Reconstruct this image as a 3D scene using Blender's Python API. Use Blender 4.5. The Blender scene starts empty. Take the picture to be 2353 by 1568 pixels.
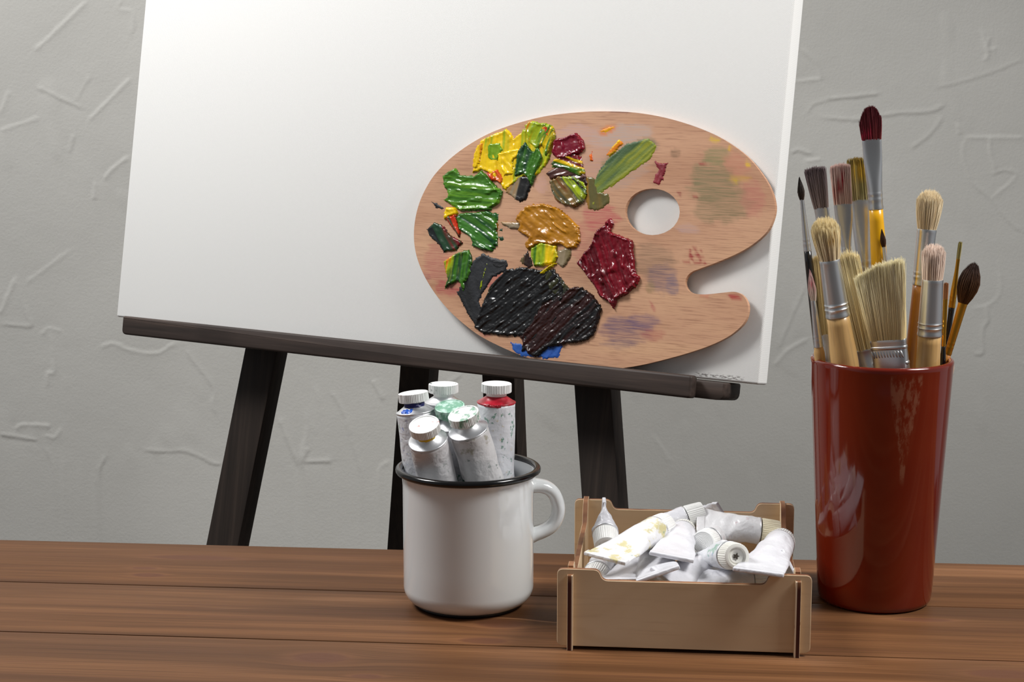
import bpy, bmesh, math, random
import numpy as np
from mathutils import Vector, Matrix, geometry
random.seed(7); RNG = np.random.default_rng(7)
C = bpy.context.scene.collection
PI = math.pi
# ------------------------------------------------------------------ camera model (2353 x 1568 photograph)
F, CX, CY = 4000.0, 1176.5, 784.0
PITCH = math.radians(9.0)
TZ = 0.75                       # table top height
CAM = Vector((0, 0, TZ + 0.3704))
cp, sp = math.cos(PITCH), math.sin(PITCH)
FWD, UPV = Vector((0, cp, -sp)), Vector((0, sp, cp))

def ray(px, py):
    u, v = (px - CX) / F, (py - CY) / F
    return Vector((u, cp - v * sp, -sp - v * cp))
def at_z(px, py, z):            # pixel -> point at height z above the table top
    d = ray(px, py); return CAM + d * ((TZ + z - CAM.z) / d.z)
def at_y(px, py, Y):            # pixel -> point at depth Y
    d = ray(px, py); return CAM + d * (Y / d.y)
def on_plane(px, py, P, n):
    d = ray(px, py); return CAM + d * ((P - CAM).dot(n) / d.dot(n))
def depth_of(p): return (p - CAM).dot(FWD)

# ------------------------------------------------------------------ scene helpers
MW = {}
def tag(o, label=None, cat=None, group=None, kind=None):
    if label: o['label'] = label
    if cat: o['category'] = cat
    if group: o['group'] = group
    if kind: o['kind'] = kind
    return o
def thing(name, label, cat, M=None, group=None):
    o = bpy.data.objects.new(name, None); C.objects.link(o)
    o.empty_display_size = 0.02
    M = M if isinstance(M, Matrix) else Matrix.Translation(M)
    o.matrix_world = M; MW[o.name] = M.copy()
    return tag(o, label, cat, group)
def mesh(name, verts, faces, mats, parent=None, smooth=True, world=True, midx=None, col=None, M=None):
    """verts are in world space (world=True) or already in the parent's frame"""
    V = np.asarray(verts, dtype=float).reshape(-1, 3)
    me = bpy.data.meshes.new(name)
    base = None
    if parent is not None and world:
        inv = np.array(MW[parent.name].inverted())
        V = V @ inv[:3, :3].T + inv[:3, 3]
    if parent is None and M is not None and world:
        inv = np.array(M.inverted()); V = V @ inv[:3, :3].T + inv[:3, 3]
    me.from_pydata(V.tolist(), [], faces if isinstance(faces, list) else faces.tolist())
    if not isinstance(mats, (list, tuple)): mats = [mats]
    for m in mats: me.materials.append(m)
    if midx is not None: me.polygons.foreach_set('material_index', np.asarray(midx, dtype=np.int32))
    me.polygons.foreach_set('use_smooth', [bool(smooth)] * len(me.polygons))
    if col is not None:
        a = me.color_attributes.new('Col', 'FLOAT_COLOR', 'POINT')
        cc = np.ones((len(V), 4)); col = np.asarray(col); cc[:, :col.shape[1]] = col
        a.data.foreach_set('color', cc.ravel())
    me.update()
    o = bpy.data.objects.new(name, me); C.objects.link(o)
    if parent is not None:
        o.parent = parent; MW[o.name] = MW[parent.name].copy()
    elif M is not None:
        o.matrix_world = M; MW[o.name] = M.copy()
    else:
        MW[o.name] = Matrix.Identity(4)
    return o
def bm_mesh(name, bm, mats, parent=None, smooth=False, world=False, angle=None):
    bm.normal_update()
    V = [v.co[:] for v in bm.verts]; bm.verts.index_update()
    Fc = [[v.index for v in f.verts] for f in bm.faces]
    mi = [f.material_index for f in bm.faces]
    o = mesh(name, V, Fc, mats, parent, smooth, world, mi); bm.free()
    if angle: auto_smooth(o, angle)
    return o
def auto_smooth(o, deg=35):
    me = o.data
    bm = bmesh.new(); bm.from_mesh(me)
    for e in bm.edges:
        if len(e.link_faces) == 2 and e.calc_face_angle(0) > math.radians(deg): e.smooth = False
    for f in bm.faces: f.smooth = True
    bm.to_mesh(me); bm.free()
def add_box(bm, x0, x1, y0, y1, z0, z1, bevel=0.0, seg=2, mat=0):
    vs = [bm.verts.new((x, y, z)) for x in (x0, x1) for y in (y0, y1) for z in (z0, z1)]
    idx = [(0, 1, 3, 2), (4, 6, 7, 5), (0, 4, 5, 1), (2, 3, 7, 6), (0, 2, 6, 4), (1, 5, 7, 3)]
    fs = [bm.faces.new([vs[i] for i in f]) for f in idx]
    for f in fs: f.material_index = mat
    if bevel > 0:
        es = list({e for f in fs for e in f.edges})
        bmesh.ops.bevel(bm, geom=es, offset=bevel, segments=seg, affect='EDGES', profile=0.5, material=mat)
def add_prism(bm, pts, axis, t0, t1, bevel=0.0, seg=2, mat=0, mat_side=None):
    """pts: 2-D outline; axis: 'y' -> (x,z) outline extruded along y ; 'x' -> (y,z) outline extruded along x"""
    def P(p, t): return (p[0], t, p[1]) if axis == 'y' else (t, p[0], p[1])
    a = [bm.verts.new(P(p, t0)) for p in pts]; b = [bm.verts.new(P(p, t1)) for p in pts]
    n = len(pts)
    caps = [bm.faces.new(a), bm.faces.new(list(reversed(b)))]
    sides = [bm.faces.new((a[i], b[i], b[(i + 1) % n], a[(i + 1) % n])) for i in range(n)]
    for f in caps: f.material_index = mat
    for f in sides: f.material_index = mat if mat_side is None else mat_side
    bmesh.ops.recalc_face_normals(bm, faces=caps + sides)
    if bevel > 0:
        es = [e for f in caps for e in f.edges]
        bmesh.ops.bevel(bm, geom=es, offset=bevel, segments=seg, affect='EDGES', profile=0.5)
def round_poly(pts, radii, n=5):
    """round the corners of a closed 2-D polygon"""
    out = []
    m = len(pts)
    for i, p in enumerate(pts):
        r = radii[i] if isinstance(radii, (list, tuple)) else radii
        if r <= 0: out.append(p); continue
        p0, p1, p2 = Vector(pts[i - 1]), Vector(p), Vector(pts[(i + 1) % m])
        d0, d2 = (p0 - p1).normalized(), (p2 - p1).normalized()
        a, b = p1 + d0 * r, p1 + d2 * r
        for k in range(n + 1):
            t = k / n
            out.append(tuple(a * (1 - t) ** 2 + p1 * 2 * t * (1 - t) + b * t * t))
    return out
def lathe(prof, n=96, cx=0, cy=0, cz=0, rmod=None):
    V, Fc = [], []
    ang = np.arange(n) * 2 * PI / n
    rings = []
    for k, (r, z) in enumerate(prof):
        if r < 1e-7:
            rings.append([len(V)]); V.append((cx, cy, cz + z))
        else:
            rr = r * (rmod(ang, k) if rmod else np.ones(n))
            rings.append(list(range(len(V), len(V) + n)))
            V += [(cx + rr[i] * math.cos(ang[i]), cy + rr[i] * math.sin(ang[i]), cz + z) for i in range(n)]
    for a, b in zip(rings[:-1], rings[1:]):
        for i in range(n):
            j = (i + 1) % n
            if len(a) == 1 and len(b) == 1: continue
            if len(a) == 1: Fc.append([a[0], b[j], b[i]])
            elif len(b) == 1: Fc.append([a[i], a[j], b[0]])
            else: Fc.append([a[i], a[j], b[j], b[i]])
    return V, Fc
def loft(rings, cap0=True, cap1=True, flip=False):
    """rings: list of (n,3) arrays"""
    n = len(rings[0]); V = np.concatenate(rings); Fc = []
    for k in range(len(rings) - 1):
        for i in range(n):
            j = (i + 1) % n
            Fc.append([k * n + i, k * n + j, (k + 1) * n + j, (k + 1) * n + i])
    if cap0: Fc.append(list(range(n))[::-1])
    if cap1: Fc.append([(len(rings) - 1) * n + i for i in range(n)])
    return V, Fc
def join(parts):
    V, Fc, o = [], [], 0
    for v, f in parts:
        v = np.asarray(v); V.append(v); Fc += [[i + o for i in q] for q in f]; o += len(v)
    return np.concatenate(V), Fc
def sweep(pts, ra, rb, side, n=16):
    """oval tube along pts: ra in the plane of the curve, rb along `side`"""
    pts = [Vector(p) for p in pts]; rings = []
    side = Vector(side).normalized()
    for i, p in enumerate(pts):
        t = (pts[min(i + 1, len(pts) - 1)] - pts[max(i - 1, 0)]).normalized()
        nn = side.cross(t).normalized()
        a = ra[i] if hasattr(ra, '__len__') else ra; b = rb[i] if hasattr(rb, '__len__') else rb
        rings.append(np.array([p + nn * a * math.cos(q) + side * b * math.sin(q) for q in np.arange(n) * 2 * PI / n]))
    return loft(rings)
def catmull(pts, sub=6, closed=True):
    P = np.asarray(pts, dtype=float); n = len(P); out = []
    rng = range(n) if closed else range(n - 1)
    for i in rng:
        if closed: p0, p1, p2, p3 = P[i - 1], P[i], P[(i + 1) % n], P[(i + 2) % n]
        else: p0, p1, p2, p3 = P[max(i - 1, 0)], P[i], P[i + 1], P[min(i + 2, n - 1)]
        for k in range(sub):
            t = k / sub
            out.append(0.5 * ((2 * p1) + (-p0 + p2) * t + (2 * p0 - 5 * p1 + 4 * p2 - p3) * t * t + (-p0 + 3 * p1 - 3 * p2 + p3) * t ** 3))
    if not closed: out.append(P[-1])
    return np.array(out)
# value noise in numpy
_T = np.random.default_rng(3).random((256, 256))
def vnoise(x, y):
    x = np.asarray(x, float); y = np.asarray(y, float)
    xi, yi = np.floor(x).astype(int), np.floor(y).astype(int); fx, fy = x - xi, y - yi
    fx, fy = fx * fx * (3 - 2 * fx), fy * fy * (3 - 2 * fy)
    g = lambda a, b: _T[a % 256, b % 256]
    return (g(xi, yi) * (1 - fx) + g(xi + 1, yi) * fx) * (1 - fy) + (g(xi, yi + 1) * (1 - fx) + g(xi + 1, yi + 1) * fx) * fy
def fbm(x, y, o=3):
    s, a, t = 0, 1, 0
    for k in range(o): s = s + a * vnoise(x * 2 ** k + 17 * k, y * 2 ** k + 31 * k); t += a; a *= 0.5
    return s / t
# ------------------------------------------------------------------ materials
def lin(c):
    return tuple(((v / 255) / 12.92 if v / 255 <= 0.04045 else ((v / 255 + 0.055) / 1.055) ** 2.4) for v in c)
def rgba(c): return (*lin(c), 1.0)
class NT:
    def __init__(s, name):
        s.m = bpy.data.materials.new(name); s.m.use_nodes = True; s.t = s.m.node_tree
        s.b = s.t.nodes['Principled BSDF']; s._tc = None
    def n(s, typ, ins=None, **props):
        nd = s.t.nodes.new(typ)
        for k, v in props.items(): setattr(nd, k, v)
        for k, v in (ins or {}).items(): s.set(nd.inputs[k], v)
        return nd
    def set(s, inp, v):
        if isinstance(v, bpy.types.NodeSocket): s.t.links.new(v, inp)
        else: inp.default_value = v
    def p(s, **kw):
        names = dict(color='Base Color', rough='Roughness', metal='Metallic', coat='Coat Weight', coatr='Coat Roughness', normal='Normal', spec='Specular IOR Level', sss='Subsurface Weight', sheen='Sheen Weight')
        for k, v in kw.items():
            if k == 'color' and isinstance(v, tuple) and len(v) == 3: v = rgba(v)
            s.set(s.b.inputs[names[k]], v)
        return s
    def obj(s):
        if not s._tc: s._tc = s.n('ShaderNodeTexCoord').outputs['Object']
        return s._tc
    def map(s, scale=(1, 1, 1), loc=(0, 0, 0), rot=(0, 0, 0), vec=None):
        return s.n('ShaderNodeMapping', {'Vector': vec or s.obj(), 'Scale': scale, 'Location': loc, 'Rotation': rot}).outputs['Vector']
    def noise(s, scale, vec=None, detail=4, rough=0.5, dist=0.0):
        return s.n('ShaderNodeTexNoise', {'Vector': vec or s.obj(), 'Scale': scale, 'Detail': detail, 'Roughness': rough, 'Distortion': dist}).outputs['Fac']
    def ramp(s, fac, stops):
        r = s.n('ShaderNodeValToRGB', {'Fac': fac}); e = r.color_ramp.elements
        while len(e) < len(stops): e.new(0.5)
        for el, (p, c) in zip(e, stops):
            el.position = p; el.color = rgba(c) if len(c) == 3 and max(c) > 1.0 else (*c[:3], 1.0)
        return r.outputs['Color']
    def thr(s, fac, a, b):      # smooth threshold
        return s.n('ShaderNodeMapRange', {'Value': fac, 'From Min': a, 'From Max': b}, interpolation_type='SMOOTHSTEP').outputs['Result']
    def mix(s, fac, a, b, mode='MIX'):
        nd = s.n('ShaderNodeMix', data_type='RGBA', blend_type=mode)
        s.set(nd.inputs[0], fac)
        for i, v in ((6, a), (7, b)):
            if isinstance(v, tuple) and len(v) == 3: v = rgba(v)
            s.set(nd.inputs[i], v)
        return nd.outputs[2]
    def math(s, op, a, b=0.0, c=0.0):
        nd = s.n('ShaderNodeMath', operation=op)
        for i, v in enumerate((a, b, c)): s.set(nd.inputs[i], v)
        return nd.outputs[0]
    def bump(s, h, strength=0.3, dist=0.001, normal=None):
        ins = {'Height': h, 'Strength': strength, 'Distance': dist}
        if normal: ins['Normal'] = normal
        return s.n('ShaderNodeBump', ins).outputs['Normal']
    def attr(s, name='Col'):
        return s.n('ShaderNodeVertexColor', layer_name=name).outputs
def simple(name, color, rough=0.5, metal=0.0, coat=0.0, bump=0.0, bscale=200):
    m = NT(name).p(color=color, rough=rough, metal=metal, coat=coat)
    if coat: m.p(coatr=0.05)
    if bump: m.p(normal=m.bump(m.noise(bscale, detail=3), bump, 0.0006))
    return m.m
def m_wall():
    m = NT('plaster_gray')
    c = m.ramp(m.noise(5, detail=5), [(0.3, (200, 199, 194)), (0.7, (208, 207, 202))])
    h = m.math('ADD', m.noise(260, detail=4, rough=0.6), m.math('MULTIPLY', m.noise(60, detail=3), 0.8))
    m.p(color=c, rough=0.75, spec=0.25, normal=m.bump(h, 0.28, 0.0012)); return m.m
def m_table(knots):
    m = NT('stained_pine')
    o = m.obj()
    xyz = m.n('ShaderNodeSeparateXYZ', {'Vector': o}).outputs
    board = m.math('FLOOR', m.math('DIVIDE', xyz[1], 0.1095))
    off = m.n('ShaderNodeCombineXYZ', {'X': m.math('MULTIPLY', board, 3.71), 'Y': m.math('MULTIPLY', board, 0.37), 'Z': m.math('MULTIPLY', board, 1.9)}).outputs[0]
    # grain bends around each knot
    dsp = None; kmask = None; kring = None
    for (kx, ky, rx, ry) in knots:
        dx = m.math('DIVIDE', m.math('SUBTRACT', xyz[0], kx), rx); dy = m.math('DIVIDE', m.math('SUBTRACT', xyz[1], ky), ry)
        d2 = m.math('ADD', m.math('MULTIPLY', dx, dx), m.math('MULTIPLY', dy, dy))
        g = m.math('EXPONENT', m.math('MULTIPLY', d2, -0.35))
        mk = m.thr(d2, 1.3, 0.5)
        bend = m.math('MULTIPLY', g, m.math('MULTIPLY', dy, ry * 1.2))
        dsp = bend if dsp is None else m.math('ADD', dsp, bend)
        kmask = mk if kmask is None else m.math('MAXIMUM', kmask, mk)
        kring = g if kring is None else m.math('MAXIMUM', kring, g)
    y2 = m.math('SUBTRACT', xyz[1], dsp)
    v = m.n('ShaderNodeCombineXYZ', {'X': xyz[0], 'Y': y2, 'Z': xyz[2]}).outputs[0]
    v = m.n('ShaderNodeVectorMath', {0: v, 1: off}, operation='ADD').outputs[0]
    broad = m.noise(1.0, m.map((1.5, 34, 10), vec=v), detail=3, rough=0.55, dist=0.6)
    mid = m.noise(1.0, m.map((3.0, 170, 20), vec=v), detail=3, rough=0.6, dist=0.4)
    fine = m.noise(1.0, m.map((7, 900, 60), vec=v), detail=3, rough=0.7)
    c = m.ramp(broad, [(0.25, (78, 49, 29)), (0.46, (100, 66, 40)), (0.6, (120, 81, 51)), (0.76, (154, 110, 76))])
    c = m.mix(m.math('MULTIPLY', m.thr(mid, 0.5, 0.75), 0.5), c, (99, 63, 45))
    c = m.mix(m.math('MULTIPLY', m.thr(fine, 0.42, 0.66), 0.55), c, (72, 46, 27))
    lightst = m.noise(1.0, m.map((4.5, 260, 20), loc=(3, 5, 0), vec=v), detail=1)
    c = m.mix(m.math('MULTIPLY', m.thr(lightst, 0.73, 0.8), 0.5), c, (190, 142, 104))
    c = m.mix(m.math('MULTIPLY', m.thr(kring, 0.25, 0.8), 0.14), c, (150, 100, 72))
    c = m.mix(m.math('MULTIPLY', kmask, 0.6), c, (90, 56, 42))
    r = m.math('ADD', m.math('MULTIPLY', fine, 0.12), 0.46)
    m.p(color=c, rough=r, spec=0.16, normal=m.bump(m.math('ADD', fine, m.math('MULTIPLY', mid, 0.6)), 0.12, 0.0006)); return m.m
def m_dark_wood():
    m = NT('dark_stained_wood')
    g = m.noise(1.0, m.map((6, 160, 160)), detail=4, rough=0.6)
    b = m.noise(9, detail=3)
    c = m.ramp(g, [(0.3, (44, 36, 32)), (0.55, (62, 51, 46)), (0.75, (84, 70, 62))])
    c = m.mix(m.math('MULTIPLY', m.thr(b, 0.55, 0.75), 0.5), c, (38, 30, 27))
    m.p(color=c, rough=0.55, spec=0.35, normal=m.bump(g, 0.12, 0.0005)); return m.m
def m_leg_wood():
    m = NT('dark_stained_leg_wood')
    g = m.noise(1.0, m.map((160, 160, 6)), detail=4, rough=0.6)
    c = m.ramp(g, [(0.3, (36, 29, 25)), (0.55, (48, 39, 34)), (0.78, (64, 53, 46))])
    m.p(color=c, rough=0.6, spec=0.3, normal=m.bump(g, 0.12, 0.0005)); return m.m
def m_canvas():
    m = NT('primed_canvas')
    o = m.obj()
    wv = lambda ax: m.math('SINE', m.math('MULTIPLY', m.n('ShaderNodeSeparateXYZ', {'Vector': o}).outputs[ax], 4200.0))
    h = m.math('ADD', m.math('MULTIPLY', wv(0), wv(2)), m.noise(500, detail=2))
    xyz = m.n('ShaderNodeSeparateXYZ', {'Vector': o}).outputs
    # a scuffed dark patch along the lower edge near the right corner
    sc = m.math('MULTIPLY', m.thr(m.math('ABSOLUTE', m.math('SUBTRACT', xyz[0], 0.715)), 0.026, 0.018), m.thr(m.math('ABSOLUTE', m.math('SUBTRACT', xyz[2], 0.0035)), 0.0028, 0.0005))
    sc = m.math('MULTIPLY', sc, m.thr(m.noise(1.0, m.map((260, 260, 900)), detail=3), 0.45, 0.6))
    c = m.mix(m.math('MULTIPLY', sc, 0.75), (238, 238, 236), (84, 72, 68))
    m.p(color=c, rough=0.75, spec=0.2, normal=m.bump(h, 0.16, 0.0003)); return m.m
def m_palette():
    m = NT('palette_plywood')
    g = m.noise(1.0, m.map((34, 60, 1050), rot=(0, 0.02, 0)), detail=3, rough=0.65, dist=0.1)
    b = m.noise(1.0, m.map((5, 10, 26)), detail=3)
    c = m.ramp(b, [(0.3, (186, 139, 108)), (0.55, (204, 158, 126)), (0.75, (212, 168, 132))])
    dark = m.thr(g, 0.46, 0.72)
    c = m.mix(m.math('MULTIPLY', dark, 0.55), c, (132, 84, 62))
    at = m.attr('Col')
    fac = m.math('MULTIPLY', m.n('ShaderNodeVertexColor', layer_name='Amt').outputs['Color'], m.math('ADD', 0.42, m.math('MULTIPLY', m.thr(g, 0.36, 0.62), 0.72)))
    c = m.mix(fac, c, at['Color'])
    m.p(color=c, rough=0.5, spec=0.35, normal=m.bump(g, 0.15, 0.0004)); return m.m
def m_vcol(name, rough=0.4, spec=0.5, coat=0.0, bump=0.0, sc=700):
    m = NT(name); m.p(color=m.attr('Col')['Color'], rough=rough, spec=spec, coat=coat)
    if bump: m.p(normal=m.bump(m.noise(sc, detail=3), bump, 0.0005))
    return m.m
def m_enamel():
    m = NT('white_enamel'); m.p(color=(222, 225, 226), rough=0.12, coat=0.6, coatr=0.04, spec=0.5)
    return m.m
def m_plywood():
    m = NT('birch_plywood')
    g = m.noise(1.0, m.map((14, 200, 260)), detail=4, rough=0.6, dist=0.3)
    b = m.noise(1.0, m.map((7, 12, 22), loc=(1, 2, 3)), detail=3, dist=0.8)
    c = m.ramp(b, [(0.3, (206, 178, 144)), (0.55, (222, 197, 163)), (0.75, (232, 211, 181))])
    c = m.mix(m.math('MULTIPLY', m.thr(g, 0.5, 0.8), 0.3), c, (170, 132, 96))
    xyz = m.n('ShaderNodeSeparateXYZ', {'Vector': m.obj()}).outputs
    # dark mineral streak at the right end of the front panel
    ln = m.math('SUBTRACT', m.math('SUBTRACT', xyz[2], 0.0205), m.math('MULTIPLY', m.math('SUBTRACT', xyz[0], 0.1425), 0.62))
    ln = m.math('ADD', ln, m.math('MULTIPLY', m.math('SUBTRACT', m.noise(160, detail=2), 0.5), 0.003))
    st = m.math('MULTIPLY', m.thr(m.math('ABSOLUTE', ln), 0.0013, 0.0006), m.math('MULTIPLY', m.thr(xyz[0], 0.138, 0.1435), m.thr(xyz[1], 0.002, 0.001)))
    c = m.mix(m.math('MULTIPLY', st, 0.75), c, (150, 96, 48))
    m.p(color=c, rough=0.55, spec=0.3, normal=m.bump(g, 0.08, 0.0004)); return m.m
def m_burnt():
    m = NT('laser_cut_edge')
    g = m.noise(1.0, m.map((60, 60, 60)), detail=2)
    c = m.ramp(g, [(0.35, (104, 62, 38)), (0.6, (150, 104, 70))])
    xyz = m.n('ShaderNodeSeparateXYZ', {'Vector': m.obj()}).outputs     # the ends that poke through are charred darkest
    ch = m.math('MULTIPLY', m.thr(xyz[1], 0.0012, 0.0002), m.math('MULTIPLY', m.thr(xyz[2], 0.0495, 0.044), m.thr(m.math('ABSOLUTE', m.math('SUBTRACT', xyz[0], 0.0722)), 0.0709, 0.0713)))
    c = m.mix(m.math('MULTIPLY', m.thr(xyz[1], 0.0012, 0.0002), m.thr(m.math('ABSOLUTE', m.math('SUBTRACT', xyz[0], 0.0722)), 0.0713, 0.0709)), c, (222, 200, 172))
    m.p(color=m.mix(ch, c, (62, 14, 6)), rough=0.55); return m.m
def m_vase():
    m = NT('red_glaze')
    c = m.ramp(m.noise(14, detail=3), [(0.35, (98, 19, 3)), (0.7, (108, 28, 4))])
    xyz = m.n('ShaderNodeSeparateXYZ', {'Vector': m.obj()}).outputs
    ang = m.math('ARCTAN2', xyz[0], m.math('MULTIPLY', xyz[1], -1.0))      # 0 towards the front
    # mottled brownish streak that narrows downward on the front
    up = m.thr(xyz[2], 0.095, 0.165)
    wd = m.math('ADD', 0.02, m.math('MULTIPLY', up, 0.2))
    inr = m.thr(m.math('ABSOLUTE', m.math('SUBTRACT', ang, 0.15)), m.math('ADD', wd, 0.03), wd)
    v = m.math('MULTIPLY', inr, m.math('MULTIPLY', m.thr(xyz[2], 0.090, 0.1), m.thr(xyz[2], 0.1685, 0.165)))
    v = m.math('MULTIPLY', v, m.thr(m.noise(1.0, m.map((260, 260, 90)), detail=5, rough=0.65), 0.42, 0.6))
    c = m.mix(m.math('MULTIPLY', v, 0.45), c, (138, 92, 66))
    m.p(color=c, rough=m.math('ADD', 0.09, m.math('MULTIPLY', v, 0.3)), coat=0.35, coatr=0.05, spec=0.5); return m.m
def m_tube(name, stains=(), rough=0.34, base=(222, 223, 228), seed=0.0, dirt=0.3):
    """white painted metal; stains: (colour, noise scale, threshold, strength)"""
    m = NT(name)
    c = m.ramp(m.noise(60, m.map(loc=(seed, 0, 0)), detail=3), [(0.3, tuple(v - 14 for v in base)), (0.65, base)])
    sp_ = m.thr(m.noise(420, m.map(loc=(seed * 2, 1, 0)), detail=3, rough=0.7), 0.66, 0.74)
    c = m.mix(m.math('MULTIPLY', sp_, dirt), c, (120, 128, 128))
    for k, (cl, scl, th, stg) in enumerate(stains):
        f = m.thr(m.noise(scl, m.map(loc=(seed + 7.3 * k, 3.1 * k, seed)), detail=4, rough=0.65), th, th + 0.08)
        c = m.mix(m.math('MULTIPLY', f, stg), c, cl)
    h = m.math('ADD', m.noise(110, m.map(loc=(seed, 2, 0)), detail=2, dist=0.6), m.math('MULTIPLY', m.noise(420, detail=2), 0.2))
    m.p(color=c, rough=rough, metal=0.0, coat=0.3, coatr=0.15, normal=m.bump(h, 0.5, 0.0024)); return m.m
# ------------------------------------------------------------------ shared materials
KNOT_PX = [(332, 1306, .010, .0035), (340, 1322, .012, .005), (448, 1282, .034, .0065), (735, 1512, .018, .010), (842, 1555, .010, .004),
           (1150, 1434, .017, .009), (1110, 1473, .016, .006), (2305, 1550, .022, .008), (2120, 1425, .02, .004)]
TAB_M = Matrix.Translation((0, 1.2990, TZ)) @ Matrix.Rotation(-math.radians(5.1), 4, 'Z')
_ti = TAB_M.inverted()
KN = [((_ti @ at_z(x, y, 0)).x, (_ti @ at_z(x, y, 0)).y, rx, ry) for x, y, rx, ry in KNOT_PX]
MT_TABLE = m_table(KN); MT_DARK = m_dark_wood(); MT_LEG = m_leg_wood(); MT_CANVAS = m_canvas(); MT_PAL = m_palette()
MT_ENAMEL = m_enamel(); MT_BLACK = simple('black_enamel', (12, 11, 11), 0.16)
MT_RING = simple('black_ring', (13, 13, 13), 0.5)
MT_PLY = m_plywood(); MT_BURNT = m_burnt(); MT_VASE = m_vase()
MT_SILVER = simple('polished_ferrule', (222, 224, 226), 0.33, 1.0); MT_GOLD = simple('brass_ferrule', (214, 156, 56), 0.32, 1.0)
MT_ALU = simple('bare_aluminium', (226, 227, 230), 0.38, 1.0, bump=0.15, bscale=300)
MT_HAIR = m_vcol('bristle', 0.55, 0.3)
MT_PAINT = m_vcol('oil_paint', 0.27, 0.5, 0.1); MT_PAINT_M = m_vcol('dry_oil_paint', 0.5, 0.35, 0.0, 0.3)
MT_PINE = simple('raw_pine', (200, 168, 124), 0.6, bump=0.1)
def m_handle(name, c, rough=0.35, coat=0.3):
    m = NT(name); g = m.noise(1.0, m.map((500, 500, 25)), detail=3)
    m.p(color=m.mix(m.math('MULTIPLY', m.thr(g, 0.45, 0.7), 0.35), c, tuple(int(v * 0.72) for v in c)), rough=rough, coat=coat, coatr=0.1); return m.m
MT_HW = m_handle('pale_wood_handle', (202, 162, 104)); MT_HAMB = m_handle('amber_handle', (176, 116, 48)); MT_HBLK = simple('black_lacquer', (18, 16, 16), 0.2, coat=0.4)
MT_HYEL = simple('yellow_lacquer', (232, 172, 14), 0.28, coat=0.4); MT_HRED = simple('dark_red_lacquer', (70, 22, 16), 0.25, coat=0.4)
def m_cap(name, stain=None, th=0.5, stg=0.8, seed=0.0, base=(242, 243, 242)):
    m = NT(name); c = m.n('ShaderNodeRGB').outputs[0]; c.default_value = rgba(base)
    if stain:
        f = m.thr(m.noise(150, m.map(loc=(seed, seed * 2, 0)), detail=4, rough=0.65), th, th + 0.12)
        c = m.mix(m.math('MULTIPLY', f, stg), c, stain)
    m.p(color=c, rough=0.42, spec=0.4); return m.m

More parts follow.
